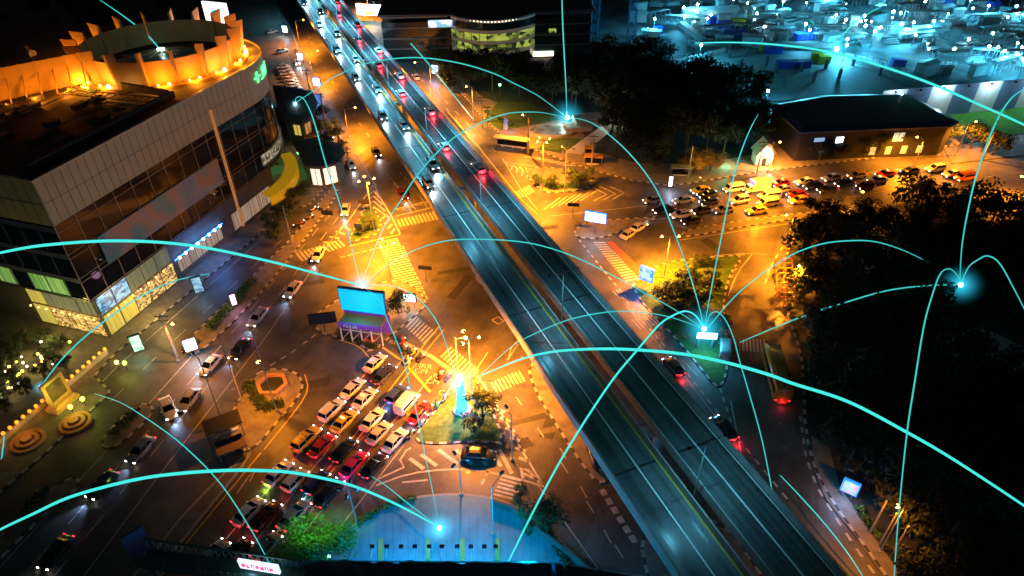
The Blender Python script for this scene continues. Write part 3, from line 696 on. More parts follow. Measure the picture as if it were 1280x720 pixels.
for a in range(8): shop('f', 20+a*1.6, 21.4+a*1.6, 1.5, 4.0, L_white)
for a in range(9): shop('f', 36.5+a*1.5, 37.8+a*1.5, 1.0, 4.6, L_white)
g = MB(); g.tube([ML(19, -.9, 4.8), ML(33, -.9, 4.8)], .12, 6); g.build('blue_strip', mat('blue_strip', (.1, .2, 1), .3, emit=(.02, .2, 1), es=6), mall)
for a in range(8):
    g = MB(); g.sphere(ML(20+a*1.7, -.6, 4.9), .3, 8); g.build('blue_lamp', mat('pale_blue_lamp', (.4, .6, 1), .3, emit=(.3, .6, 1), es=10), mall)
lamp(mall, 'blue_facade_light', ML(26, 2, 4.5)-CM, 320, (.08, .3, 1), size=1)
for a in range(9):
    g = MB(); g.sphere(ML(2.5+a*1.9, -.9, 4.5), .17, 6); g.build('string_lamp', M_amber, mall)
    g = MB(); g.sphere(ML(.9, -(2.5+a*1.7), 4.3), .17, 6); g.build('string_lamp', M_amber, mall)
lamp(mall, 'shopfront_light', ML(8, 3.5, 4)-CM, 500, (1, .65, .2), size=1); lamp(mall, 'shopfront_light', ML(-4, -8, 4)-CM, 400, (1, .75, .2), size=1)
g = MB(); p0 = arcp(RC+2.4, rad(-12), rad(55), 14, 4.6); p1 = arcp(RC-.5, rad(-12), rad(55), 14, 4.8); p2 = arcp(RC+2.4, rad(-12), rad(55), 14, 2.4); g.grid([p1, p0, p2]); g.build('yellow_canopy', L_yellowband, mall)
g = MB(); g.grid([arcp(RC+.1, rad(-5), rad(90), 20, 10.5), arcp(RC+.1, rad(-5), rad(90), 20, 13.0)]); g.build('lit_gallery', litmat('lit_gallery', (.05, .04, .03), (.7, .6, .4), .6, 1.5), mall)
g = MB(); 
for i in range(26): g.beam(arcp(RC+.35, rad(-5), rad(90), 26, 10.4)[i], arcp(RC+.35, rad(-5), rad(90), 26, 13.1)[i], .08, .08, up=U)
g.tube(arcp(RC+.35, rad(-5), rad(90), 26, 13.1), .08, 5); g.tube(arcp(RC+.35, rad(-5), rad(90), 26, 10.4), .12, 5); g.build('gallery_rail', M_steel, mall)
# crown
CK = CEN-U*1.2+N*.2
M_crown = mat('crown_panel', (.62, .42, .2), .6, var=.12, scale=.5); RK = 14.0; KN = 18
CRZ = ZR+.3
for k in range(KN):
    a0 = 2*math.pi*k/KN+.02; a1 = 2*math.pi*(k+1)/KN-.02; g = MB(); rr = []
    for j in range(5):
        a = a0+(a1-a0)*j/4; d_ = N*math.cos(a)+U*math.sin(a)
        rr.append([CK+d_*RK+Z*(CRZ), CK+d_*(RK+.5)+Z*(CRZ+4.3), CK+d_*(RK+.2)+Z*(CRZ+4.3), CK+d_*(RK-.3)+Z*CRZ])
    g.grid(rr, 0, True, True); g.build('crown_panel', M_crown, mall)
    a = 2*math.pi*k/KN; d_ = N*math.cos(a)+U*math.sin(a); T = Z.cross(d_); g = MB()
    q = [CK+d_*(RK-.4)+Z*CRZ, CK+d_*(RK+1.5)+Z*CRZ, CK+d_*(RK+2.6)+Z*(CRZ+6.4), CK+d_*(RK+.1)+Z*(CRZ+6.0)]
    g.grid([[p-T*.22 for p in q], [p+T*.22 for p in q]], 0, True, True); g.build('crown_fin', M_crown, mall)
    for o_ in (.25, .6):
        a2 = a+2*math.pi/KN*(o_+.08); d2 = N*math.cos(a2)+U*math.sin(a2)
        g = MB(); g.sphere(CK+d2*(RK+1.9)+Z*(CRZ+.35), .3 if o_ > .3 else .22, 8); g.build('crown_floodlight', M_amber if (k*3+int(o_*9)) % 4 else mat('hot_floodlight', (1, .9, .5), .3, emit=(1, .7, .25), es=30), mall)
    am = a+math.pi/KN; dm = N*math.cos(am)+U*math.sin(am)
    lamp(mall, 'crown_light', CK+dm*(RK+2.6)+Z*(CRZ+.7)-CM, 300, (1, .3, .01), size=.3)
g = MB(); g.grid([[CK+(N*math.cos(t)+U*math.sin(t))*r_+Z*z_ for r_, z_ in ((RK+2.3, ZR-.2), (RK+2.3, CRZ), (RK-.6, CRZ+.02))] for t in [2*math.pi*i/40 for i in range(41)]]); g.build('crown_base', M_crown, mall)
g = MB(); g.grid([[CK+(N*math.cos(t)+U*math.sin(t))*r_+Z*(ZR+z_) for r_, z_ in ((.1, 2.2), (4, 1.9), (8, .9), (10.5, .15))] for t in [2*math.pi*i/32 for i in range(33)]]); g.build('glass_dome', mat('green_grey_glass', (.12, .16, .13), .25, spec=.8), mall, True)
g = MB()
for k in range(8):
    a = math.pi*k/4; d_ = N*math.cos(a)+U*math.sin(a); g.beam(CK+Z*(ZR+2.5), CK+d_*10.5+Z*(ZR+.4), .25, .3)
g.build('dome_rib', M_cream, mall)
g = MB(); g.box(CK+Z*(ZR+2.7), (1.2, .8, .4)); g.build('dome_lamp', mat('pale_green_lamp', (.7, 1, .8), .3, emit=(.7, 1, .85), es=7), mall); lamp(mall, 'dome_light', CK+Z*(ZR+4)-CM, 40, (.8, 1, .8))
# rooftop wall, gantries and signs
wa, wb = G(112, 104, ZR), G(-60, 141, ZR); L = (wb-wa).length; wd = (wb-wa).normalized(); wn = Vector((-wd.y, wd.x, 0))
for i in range(9):
    a = wa+wd*(i*L/9+.12); b = wa+wd*((i+1)*L/9-.12); g = MB(); g.beam(a+Z*3, b+Z*3, .4, 5.4); g.build('screen_panel', M_crown, mall)
    g = MB(); g.beam(wa+wd*(i*L/9)+Z*.2-wn*0, wa+wd*(i*L/9)+Z*5.8, .5, .3, up=wd); g.beam(wa+wd*(i*L/9)+Z*4, wa+wd*(i*L/9)+Z*.3+Vector((1.2, -3.2, 0)), .2, .2); g.build('screen_post', M_crown, mall)
for i in range(4): lamp(mall, 'screen_light', wa+wd*(3+i*L/4.5)+Vector((1.5, -4.5, 1.0))-CM, 190, (1, .28, .012), size=.4)
def lad(p, q, wd_, nrung):
    a, b = G(*p, ZR+.8), G(*q, ZR+.8); d_ = (b-a).normalized(); n_ = Vector((-d_.y, d_.x, 0)); g = MB()
    g.beam(a, b, .18, .2); g.beam(a+n_*wd_, b+n_*wd_, .18, .2)
    for i in range(nrung):
        t = (i+.5)/nrung; g.beam(a.lerp(b, t), a.lerp(b, t)+n_*wd_, .14, .14)
    for t in (0, .5, 1): g.tube([a.lerp(b, t)-Z*.8, a.lerp(b, t)], .1, 6)
    g.build('roof_gantry', M_cream, mall)
lad((74, 117), (192, 128), 2.2, 14); lad((128, 131), (170, 136), 1.4, 10); lad((84, 110), (118, 116), 1.2, 5)
g = MB(); g.beam(G(102, 108, ZR+1.6), G(110, 110, ZR+1.6), .3, .3); g.build('roof_lamp', M_yg, mall)
rng = random.Random(3)
for i in range(14):
    p = CM+U*rng.uniform(5, 28)-N*rng.uniform(6, 26)+Z*ZR; g = MB(); g.box(p+Z*.35, (rng.uniform(1.4, 3.2), rng.uniform(1.2, 2), .9), 0, (U, N, Z)); g.build('roof_vent', M_dconc, mall)
for i in range(26):
    a_ = rng.uniform(4, 46); b_ = rng.uniform(20, 70) if a_ < 30 else rng.uniform(38, 80); p = CM+U*a_-N*b_+Z*ZR; g = MB(); sz = rng.uniform(.8, 2.6)
    g.box(p+Z*.5, (sz, sz*.7, 1.0), 0, (U, N, Z)); g.cyl(p+Z*1.0, sz*.26, .35, 8); g.build('roof_vent', rng.choice((M_dconc, M_steel)), mall)
for b_ in (12, 22, 34, 48):
    g = MB(); g.tube([CM+U*3-N*b_+Z*(ZR+.3), CM+U*27-N*b_+Z*(ZR+.3)], .12, 6); g.build('roof_pipe', M_steel, mall)
g = MB(); g.beam(ML(2, -3, ZR+.5), ML(33, -3, ZR+.5), .8, 1.3); g.beam(ML(32, -3, ZR+1), ML(33, -14, ZR+1), .6, 1.2); g.build('roof_duct', M_dconc, mall)
# green letters on the cream band
def glyphs(parent, p0, ux, up, n, h, m, name, seed=1, fwd=None):
    rng = random.Random(seed); X = ux.normalized(); g = MB(); fw = X.cross(up).normalized()
    for i in range(n):
        c = p0+X*(i*h*.72)
        for k in range(3):
            if rng.random() < .75: g.box(c+X*(k-1)*h*.2, (h*.1, .08, h*(.9 if k != 1 else .5)), 0, (X, fw, up))
        g.box(c+up*h*.4*rng.choice((-1, 0, 1)), (h*.5, .08, h*.12), 0, (X, fw, up))
    return g.build(name, m, parent)
M_gl = mat('green_letters', (.1, 1, .3), .3, emit=(.1, 1, .3), es=2.2)
for k in range(6):
    a = arcp(RC+.32, rad(8), rad(36), 6, ZB+4.6)[k]; dd = (a-CEN-Z*(ZB+4.6)).normalized(); glyphs(mall, a, Z.cross(dd), Z, 1, 2.4, M_gl, 'sign_letter', k)
sg = thing('rooftop_sign', 'white square sign with a blue leaf shaped emblem behind the lit crown', 'sign', G(277, 30, 28))
c0 = G(272, 22, 34); X = Vector((.93, -.37, 0)).normalized(); Y = X.cross(Z)
g = MB(); g.box(c0, (6.6, .5, 6.6), 0, (X, Y, Z)); g.build('panel', mat('sign_white', (1, 1, 1), .3, emit=(.85, .9, 1), es=1.6), sg)
g = MB(); 
for s_, w1 in ((-1, 1), (1, 1)):
    pts = [c0+Y*.32+X*(s_*(.35+1.0*math.cos(t)))+Z*(.7+1.15*math.sin(t)) for t in [i*math.pi/8 for i in range(16)]]; g.face(pts if s_ > 0 else pts)
g.face([c0+Y*.31+X*(1.75*math.cos(t))+Z*(-.9+.9*math.sin(t)) for t in [math.pi+i*math.pi/8 for i in range(9)]])
g.build('emblem', mat('sign_blue', (0, .5, 1), .3, emit=(.02, .5, 1), es=1.3), sg)
g = MB(); g.face([c0+Y*.34+Z*1.0, c0+Y*.34+X*1.1-Z*.8, c0+Y*.34-X*1.1-Z*.8][::-1]); g.build('peak', mat('sign_white', (1, 1, 1)), sg)
g = MB(); g.tube([c0-Z*3.2, c0-Z*33], .35, 8); g.build('mast', M_steel, sg); lamp(sg, 'sign_glow', c0+Y*3-sg.location, 50, (.5, .6, 1), size=2)

# ------------------------------------------------------------------ other buildings
def hipbuilding(name, label, px, zr, rise, mw, mr, wins=None, over=1.0):
    poly = [(G(x, y, zr).x, G(x, y, zr).y) for x, y in px]; c = Vector((sum(p[0] for p in poly)/len(poly), sum(p[1] for p in poly)/len(poly), .1))
    t = thing(name, label, 'building', c); g = MB(); g.prism(offset(poly, over), .05, zr-.05); g.build('wall', mw, t)
    inn = offset(poly, max(2.2, rise)); g = MB(); n = len(poly)
    a = [Vector((x, y, zr)) for x, y in poly]; b = [Vector((x, y, zr+rise*.6)) for x, y in inn]
    g.grid([[p-Z*.25 for p in a], a, b], 0, True)
    g.face(b if sum(b[i].x*b[(i+1) % n].y-b[(i+1) % n].x*b[i].y for i in range(n)) > 0 else b[::-1]); g.face([p-Z*.25 for p in a]); g.build('roof', mr, t)
    return t, offset(poly, over)
def win_on(t, p, q, frac0, frac1, z0, z1, m, name='window', frame=True):
    p = Vector((*p, 0)); q = Vector((*q, 0)); X = (q-p).normalized(); L = (q-p).length; Yn = Vector((X.y, -X.x, 0))
    if (p+Yn-Vector((t.location.x, t.location.y, 0))).length < (p-Yn-Vector((t.location.x, t.location.y, 0))).length: Yn = -Yn
    c = p+X*L*(frac0+frac1)/2+Z*(z0+z1)/2
    g = MB(); g.box(c+Yn*.04, (L*(frac1-frac0), .1, z1-z0), 0, (X, Yn, Z)); f = g.build(name, m, t)
    if frame:
        g = MB(); w2 = L*(frac1-frac0)/2; h2 = (z1-z0)/2
        for s_ in (-1, 0, 1): g.box(c+Yn*.12+X*w2*s_, (.12, .08, z1-z0+.1), 0, (X, Yn, Z))
        for s_ in (-1, 1): g.box(c+Yn*.13+Z*h2*s_, (w2*2+.1, .08, .12), 0, (X, Yn, Z))
        fr = g.build('frame', M_dark, None); fr.parent = f; fr.matrix_parent_inverse = Matrix.Identity(4)
        fr.location = (0, 0, 0); fr.data.transform(Matrix.Translation(-t.location))
    return f
M_brroof = mat('brown_roof', (.12, .085, .085), .7, var=.3, scale=.3)
t1, fp = hipbuilding('roofed_building', 'long brown hip roofed building with a yellow lit window beside the parked car row', [(340, 106), (366, 109), (391, 114), (397, 128), (393, 143), (377, 152), (351, 149)], 6, 1.2, M_dconc, M_brroof)
win_on(t1, fp[5], fp[6], .1, .55, 1.5, 4.5, mat('yellow_window', (.6, .5, .1), .4, emit=(.8, .6, .12), es=.7)); win_on(t1, fp[4], fp[5], .2, .8, 1.5, 4.5, mat('amber_window', (.6, .3, .1), .4, emit=(.7, .35, .08), es=.6))
t2, fp = hipbuilding('roofed_building', 'fan shaped brown roofed pavilion with bright white glazed front by the roundabout', [(364, 176), (394, 171), (420, 178), (432, 190), (424, 202), (400, 208), (380, 207), (373, 192)], 6, .9, M_dconc, M_brroof)
for k in (4, 5): win_on(t2, fp[k], fp[k+1], .08, .92, .6, 4.9, mat('white_window', (1, .95, .85), .4, emit=(1, .9, .75), es=1.0))
lamp(t2, 'shop_glow', Vector((G(402, 232).x, G(402, 232).y, 3))-t2.location, 220, (1, .9, .7), size=1)
t3, fp = hipbuilding('roofed_building', 'narrow dark olive building between the glass mall and the brown roofs', [(322, 120), (334, 115), (352, 160), (345, 178), (330, 175)], 7, .5, mat('olive_wall', (.12, .12, .06), .7, var=.3), M_dconc)
# dark hall
t4, fp = hipbuilding('hall', 'long low hall with dark navy roof behind the roadside trees', [(961, 131), (1030, 119), (1136, 117), (1200, 152), (1190, 158), (1000, 166)], 8, 1.0, mat('navy_wall', (.02, .022, .035), .6, var=.3), mat('navy_roof', (.08, .13, .32), .3, var=.25, scale=.15))
win_on(t4, fp[4], fp[5], .28, .36, 4.2, 6.6, mat('pale_window', (.5, .7, .6), .4, emit=(.45, .6, .5), es=.8)); win_on(t4, fp[4], fp[5], .7, .75, 4.5, 6.0, M_wht, frame=False)
win_on(t4, fp[4], fp[5], .83, .9, 5, 6, mat('bluish_window', (.3, .5, .7), .4, emit=(.3, .5, .8), es=.8), frame=False)
for i in range(4): win_on(t4, fp[4], fp[5], .12+i*.11, .16+i*.11, .9, 2.9, mat('dim_window', (.5, .4, .2), .4, emit=(.8, .7, .4), es=.35), frame=False)
# bow fronted office
ob = thing('office_building', 'bow fronted office block with curved white floor bands and yellow green lit storeys', 'building', G(618, 80))
oc = G(618, 80); bx = Vector((1, .05, 0)).normalized(); by = Vector((-.05, 1, 0))
def OP(x, y, z): return oc+bx*x+by*y+Z*z
M_oglass = mat('office_glass', (.02, .04, .04), .12, spec=.7)
g = MB(); g.box(OP(-2, 16, 6.5), (70, 22, 13), 0, (bx, by, Z)); g.build('wall', M_oglass, ob)
def bow(z, r=0): return [OP(-14+28*i/16, 5-7.5*math.sin(math.pi*i/16)**.8-r, z) for i in range(17)]
for fl in range(4):
    z = 1.5+fl*3.4
    g = MB(); g.grid([bow(z), bow(z+2.5)]); g.build('bow_glazing', litmat('green_office_window', (.01, .02, .01), (.5, .6, .08), .8, .45) if fl in (1, 2) else M_oglass, ob)
    g = MB(); g.grid([[p for p in q] for q in zip(bow(z+2.5), bow(z+2.5, .8), bow(z+3.3, .8), bow(z+3.3))]); g.build('floor_band', mat('office_band_glow', (.5, .42, .33), .5, emit=(.5, .4, .3), es=.12), ob)  # faint glow in the band material makes the floors look lit
    for xx in (-26, 24): g = MB(); g.box(OP(xx, 4.9, z+2.9), (22, .5, .45), 0, (bx, by, Z)); g.build('floor_band', M_steel, ob)
for k in range(10):
    g = MB(); g.box(OP(-12.5+2.6*k, 5-7.3*math.sin(math.pi*(k+.7)/10.4)**.8, 6.2), (.2, .3, 11), 0, (bx, by, Z)); g.build('mullion', M_dark, ob)
g = MB(); g.prism([(p.x, p.y) for p in [OP(-38, 5, 0), OP(-16, 4, 0)]+bow(0, 1.4)+[OP(16, 4, 0), OP(34, 5, 0), OP(34, 28, 0), OP(-38, 28, 0)]], 15.0, 15.5); g.build('roof', mat('office_roof', (.08, .1, .14), .5, var=.2), ob)
g = MB(); 
for k in range(22): g.sphere(OP(-12+24*k/21, 5-8.8*math.sin(math.pi*(k+1)/23)**.8, 14.7), .2, 6)
g.build('eave_lamp', mat('eave_lamp', (1, .9, .7), .3, emit=(1, .85, .65), es=5), ob)
g = MB(); g.box(OP(-17, 4.6, 12.4), (9, .3, 2.3), 0, (bx, by, Z)); g.build('lit_window', litmat('office_white', (.2, .5, .6), (1, 1, 1), 1.3, .5), ob)
g = MB(); g.box(OP(20, 4.6, 9), (2.5, .3, 1.5), 0, (bx, by, Z)); g.build('lit_window', MATS['green_office_window'], ob)
g = MB(); g.box(OP(17, 4.6, 1.5), (7, .3, 1.5), 0, (bx, by, Z)); g.build('lit_window', mat('eave_lamp', (1, 1, 1)), ob)
# hoarding fence of the building site
hf = thing('hoarding', 'tall white and blue panelled hoarding wall with lamps along its top edge beside the lawn', 'fence', G(1180, 145))
a, b = G(1092, 152), G(1350, 128); L = (b-a).length; d_ = (b-a).normalized(); n_ = Vector((-d_.y, d_.x, 0))
nb = 18
for i in range(nb):
    g = MB(); g.beam(a+d_*(i*L/nb+.03)+Z*4.4, a+d_*((i+1)*L/nb-.03)+Z*4.4, .25, 8.6); g.build('panel', M_white if i % 4 in (0, 1) else mat('blue_grey_panel', (.16, .25, .42), .5), hf)
    if i % 2: 
        g = MB(); g.box(a+d_*(i*L/nb)+Z*8.2-n_*.5, (.5, .5, .5)); g.build('lamp_box', M_dark, hf)
        if i % 4 == 1: lamp(hf, 'wall_light', a+d_*(i*L/nb)+Z*8.4-n_*2.5-hf.location, 420, (.5, .85, 1), size=.3)
# ------------------------------------------------------------------ building site
rng = random.Random(11)
def crane(px, lab):
    b = G(*px); t = thing('tower_crane', lab, 'crane', b); w_ = 1.3
    for sx in (-1, 1):
        for sy in (-1, 1): g = MB(); g.beam(b+Vector((sx*w_, sy*w_, 0)), b+Vector((sx*w_, sy*w_, 62)), .28, .28, up=Vector((1, 0, 0))); g.build('mast_leg', mat('crane_blue', (.1, .22, .4), .5), t)
    g = MB()
    for k in range(22):
        z0 = k*2.8; z1 = z0+2.8
        for (x0, y0, x1, y1) in ((-1, -1, 1, -1), (1, -1, 1, 1), (1, 1, -1, 1), (-1, 1, -1, -1)):
            g.tube([b+Vector((x0*w_, y0*w_, z0)), b+Vector((x1*w_, y1*w_, z1))], .09, 4); g.tube([b+Vector((x1*w_, y1*w_, z0)), b+Vector((x0*w_, y0*w_, z1))], .09, 4); g.tube([b+Vector((x0*w_, y0*w_, z1)), b+Vector((x1*w_, y1*w_, z1))], .09, 4)
    g.build('lattice', mat('crane_blue', (.1, .22, .4)), t)
crane((743, 46), 'blue lattice crane mast nearer the office block'); crane((788, 52), 'blue lattice crane mast between the trees and the bright site lamps')
def flood(px, h, lab, power=2200, col=(.1, .68, 1), r=.42):
    b = G(*px); t = thing('floodlight_mast', lab, 'floodlight', b, 0, 'floodlights of the building site'); g = MB(); g.tube([b, b+Z*h], .12, 6); g.build('mast', M_steel, t)
    g = MB(); g.sphere(b+Z*(h+.2), r, 8); g.build('lamp_head', M_cool, t); lamp(t, 'flood_light', (0, 0, h-.7), power, col, size=.4)
fl = [((1053, 72), 'nearest the glowing node'), ((1052, 80), 'just below the glowing node'), ((1087, 62), 'right of the glowing node'), ((1120, 52), 'left of a group of three lamps'), ((1135, 50), 'middle of a group of three lamps'), ((1160, 48), 'right of a group of three lamps'), ((1206, 20), 'at the top near the white sheds'),
      ((1228, 28), 'right of the white sheds'), ((1227, 82), 'above the striped hoarding'), ((1246, 88), 'between two lamps above the striped hoarding'), ((1270, 102), 'nearest the right edge of the photo'), ((869, 26), 'beside the long pale shed'), ((816, 45), 'in front of the left crane yard'), ((873, 80), 'at the edge of the slab by the trees'), ((954, 140), 'at the left corner of the dark hall'), ((1002, 52), 'behind the blue tarpaulins'), ((975, 22), 'among the top blue equipment'), ((1102, 16), 'at the top edge by the second node'), ((852, 30), 'left of the yellow bin'), ((1030, 12), 'farthest one in the top yard'), ((700, 40), 'beside the office block')]
for p, l in fl: flood(p, 6, 'bright white cyan floodlight '+l, power=2500, col=(.05, .6, 1))
rl = random.Random(77)
for i in range(70):
    px = (rl.uniform(800, 1278), rl.uniform(-8, 100))
    if 855 < px[0] < 1150 and px[1] > 58: px = (px[0], px[1]*.45)
    if px[0] < 850 and px[1] > 50: continue
    b = G(*px); t = thing('work_lamp', 'small pale cyan work lamp glowing in the building site yard', 'work lamp', b, 0, 'work lamps of the yard'); h = rl.uniform(2, 5)
    g = MB(); g.tube([b, b+Z*h], .08, 5); g.build('stand', M_steel, t); g = MB(); g.sphere(b+Z*(h+.2), rl.choice((.3, .38, .5)), 6); g.build('lamp_head', M_cool, t)
    if i % 3 == 0: lamp(t, 'lamp_light', (0, 0, h-.3), 560, (.06, .65, 1), size=.3)
M_scol = mat('stub_concrete', (.1, .13, .15), .8)
def place(name, lab, cat, px, size, m, rz=None, group=None, extra=None, z0=.3):
    b = G(*px); t = thing(name, lab, cat, b); rz = rng.uniform(-.3, .3) if rz is None else rz
    X = Vector((math.cos(rz), math.sin(rz), 0)); Y = Vector((-X.y, X.x, 0)); g = MB(); g.box(b+Z*(size[2]/2+z0), size, 0, (X, Y, Z))
    if extra == 'ribs':
        for k in range(int(size[0]/.6)):
            for s_ in (-1, 1): g.box(b+X*(-size[0]/2+.3+k*.6)+Y*s_*(size[1]/2+.03)+Z*(size[2]/2+z0), (.2, .08, size[2]*.92), 0, (X, Y, Z))
    g.build('body', m, t); g = MB()
    if extra == 'roof':
        r0 = [b+X*sx*(size[0]/2+.4)+Z*(size[2]+z0) for sx in (-1, 1)]
        g.grid([[r0[0]-Y*(size[1]/2+.4), r0[0]+Z*size[1]*.18, r0[0]+Y*(size[1]/2+.4)], [r0[1]-Y*(size[1]/2+.4), r0[1]+Z*size[1]*.18, r0[1]+Y*(size[1]/2+.4)]]); g.build('roof', M_white, t)
    if group: t['group'] = group
    return t
stubs = [(911, 74), (932, 73), (925, 87), (957, 84), (969, 93), (937, 96), (1001, 91), (1016, 104), (1031, 88), (1048, 100), (1065, 84), (951, 108), (978, 110), (1098, 96), (1120, 100)]
for i, p in enumerate(stubs):
    b = G(*p); g = MB(); g.beam(b+Z*.4, b+Z*3.4, .8, .8, up=Vector((1, 0, 0)))
    for sx in (-.25, .25):
        for sy in (-.25, .25): g.beam(b+Vector((sx, sy, 3.3)), b+Vector((sx, sy, 4.3)), .06, .06, up=Vector((1, 0, 0)))
    o = g.build('column_stub', M_scol, origin=b); tag(o, 'dark square column stub rising from the lit concrete slab', 'column', 'column stubs on the slab')
M_cblue = mat('blue_steel', (.02, .08, .5), .5, var=.2); M_cyel = mat('yellow_steel', (.6, .5, .02), .5, var=.2); M_shed = mat('pale_shed', (.5, .55, .52), .6, var=.2)
place('site_shed', 'long pale flat shed beside a bright floodlight left of the yard', 'shed', (886, 22), (22, 5, 3.2), M_shed, .1, extra='roof')
cont = [('blue', (918, 46), 9), ('blue', (905, 36), 6), ('blue', (1006, 50), 9), ('blue', (965, 68), 6), ('blue', (983, 86), 7), ('blue', (1000, 86), 6), ('blue', (1121, 84), 4), ('yellow', (863, 30), 4), ('yellow', (920, 32), 6), ('yellow', (938, 28), 3), ('yellow', (1020, 76), 3.6), ('yellow', (1029, 80), 3.6), ('yellow', (953, 65), 2.6), ('blue', (890, 30), 3), ('blue', (822, 42), 3), ('blue', (1180, 8), 5), ('blue', (1240, 10), 5), ('yellow', (1130, 5), 5)]
locs = ['behind the long pale rail', 'at the upper left of the yard', 'beneath a floodlight right of centre', 'at the slab edge', 'left of a pair behind the stubs', 'right of a pair behind the stubs', 'near the diagonal walkway', 'beside the pale shed lamp', 'in the dark part of the yard', 'small one near the top', 'left of a pair by the glowing node', 'right of a pair by the glowing node', 'smallest one at the slab edge', 'small one below the shed', 'by the left crane yard', 'beside the white sheds at the top', 'near the top right corner', 'at the top edge by the second node']
for (c, p, L_), l in zip(cont, locs):
    place('skip_container' if L_ < 5 else 'shipping_container', '%s ribbed steel container %s' % (c, l), 'container', p, (L_, 2.6, 2.4), M_cblue if c == 'blue' else M_cyel, None, extra='ribs')
# long beams, scaffolds and sheds scattered over the yard
k = 0; places = ['left crane', 'right crane', 'pale shed', 'top edge of the photo', 'glowing node', 'second node', 'slab', 'striped hoarding', 'white sheds', 'right edge of the photo']
for i in range(240):
    px = (rng.uniform(795, 1300), rng.uniform(-14, 96)); 
    if 850 < px[0] < 1150 and px[1] > 62: continue
    if px[0] < 860 and px[1] > 50: continue
    ty = rng.choice(('shed', 'frame', 'wall', 'stack', 'shed'))
    b = G(*px); near = places[min(9, int((px[0]-800)/48))]
    row = ('back', 'middle', 'front')[min(2, int(max(0, px[1])/33))]
    if ty == 'shed': place('site_cabin', 'pale site cabin standing among the bright lamps of the building site', 'cabin', px, (rng.uniform(2.5, 7), rng.uniform(2, 4), rng.uniform(2, 4)), rng.choice((M_shed, M_dconc, M_conc)), rng.uniform(-.5, .6), group='site cabins', extra='roof')
    elif ty == 'stack':
        t = thing('timber_stack', 'stack of long steel bars lying in the building site', 'stack', b, 0, 'bar stacks'); a_ = rng.uniform(-.4, .6); X = Vector((math.cos(a_), math.sin(a_), 0)); Y = Vector((-X.y, X.x, 0)); L_ = rng.uniform(4, 10)
        for q in range(6):
            g = MB(); g.box(b+Y*(q*.8-2)+Z*(.5+.25*(q % 3)), (L_, .5, .5+.5*(q % 3)), 0, (X, Y, Z)); g.build('bundle', rng.choice((M_steel, M_conc, M_shed)), t)
    else:
        t = thing('scaffold', 'open steel scaffold frame with a plank top in the building site', 'scaffold', b, 0, 'site scaffolds'); a_ = rng.uniform(-.4, .6); X = Vector((math.cos(a_), math.sin(a_), 0)); Y = Vector((-X.y, X.x, 0)); nx = rng.randint(3, 7); H = rng.uniform(2.5, 6)
        g = MB()
        for q in range(nx):
            for s_ in (0, 1): g.tube([b+X*q*2.4+Y*s_*2.5, b+X*q*2.4+Y*s_*2.5+Z*H], .1, 5)
            g.tube([b+X*q*2.4+Z*H, b+X*q*2.4+Y*2.5+Z*H], .1, 5)
        for s_ in (0, 1):
            for z in (H*.5, H): g.tube([b+Y*s_*2.5+Z*z, b+X*(nx-1)*2.4+Y*s_*2.5+Z*z], .1, 5)
        g.build('frame', M_steel, t); g = MB(); g.box(b+X*(nx-1)*1.2+Y*1.25+Z*(H+.12), ((nx-1)*2.4, 2.3, .12), 0, (X, Y, Z)); g.build('platform', M_shed, t)
def rail(p, q, lab, h=1.1, step=2.2, z=0.3, m=None, name='site_railing', cat='railing', zb=0):
    a, b = G(*p, zb), G(*q, zb); n = max(2, int((b-a).length/step)); t = thing(name, lab, cat, a); g = MB()
    for i in range(n+1): g = MB(); g.tube([a.lerp(b, i/n), a.lerp(b, i/n)+Z*(h+z)], .07, 5); g.build('post', m or M_steel, t)
    g = MB()
    for zz in (h+z, h*.55+z): g.tube([a+Z*zz, b+Z*zz], .06, 5)
    g.build('rails', m or M_steel, t)
rail((880, 50), (1000, 44), 'long pale railing behind the blue containers', 2.5, 3); rail((905, 60), (950, 64), 'short railing at the back of the slab', 2.0, 2); rail((1068, 70), (1165, 108), 'diagonal walkway railing above the hoarding', 2, 2.5); rail((850, 40), (872, 70), 'short diagonal railing by the left crane', 2, 2)
for i, (p, q) in enumerate((((1066, 78), (1150, 112)), ((845, 84), (905, 68)), ((1140, 40), (1200, 70)), ((852, 34), (880, 56)), ((940, 60), (1040, 60)))):
    a, b = G(*p), G(*q); g = MB(); g.beam(a+Z*1.2, b+Z*1.2, 2.6 if i != 1 else 1.2, 1.6 if i != 1 else 2.2); o = g.build('site_wall', M_conc, origin=a); tag(o, ('long concrete walkway wall running diagonally behind the hoarding', 'low pale wall along the tree side of the slab', 'dark diagonal ramp wall among the white sheds', 'pale ramp wall beside the left crane', 'long low wall behind the slab')[i], 'wall')

# ------------------------------------------------------------------ billboards, signs
def signboard(name, lab, base, wd_, ht, zc, face, m, posts=2, glow=None, cat='sign', th=.4, px_is_top=False, frame=M_dark, extra=None):
    """face: heading of the outward normal in degrees"""
    b = G(*base); n_ = Vector((math.cos(rad(face)), math.sin(rad(face)), 0)); X = Vector((-n_.y, n_.x, 0)); t = thing(name, lab, cat, b)
    c = b+Z*zc; g = MB(); g.box(c, (wd_+.35, th, ht+.35), 0, (X, n_, Z)); g.build('frame', frame, t)
    g = MB(); g.box(c+n_*(th/2+.03), (wd_, .05, ht), 0, (X, n_, Z)); g.build('screen', m, t)
    for k in range(posts):
        o_ = 0 if posts == 1 else (k/(posts-1)-.5)*wd_*.7
        g = MB(); g.tube([b+X*o_, b+X*o_+Z*(zc-ht/2)], .16 if wd_ > 3 else .07, 8); g.build('post', M_steel, t)
    if glow: lamp(t, 'screen_glow', c+n_*1.6-b, glow[0], glow[1], size=max(.6, ht/3))
    return t, c, n_, X
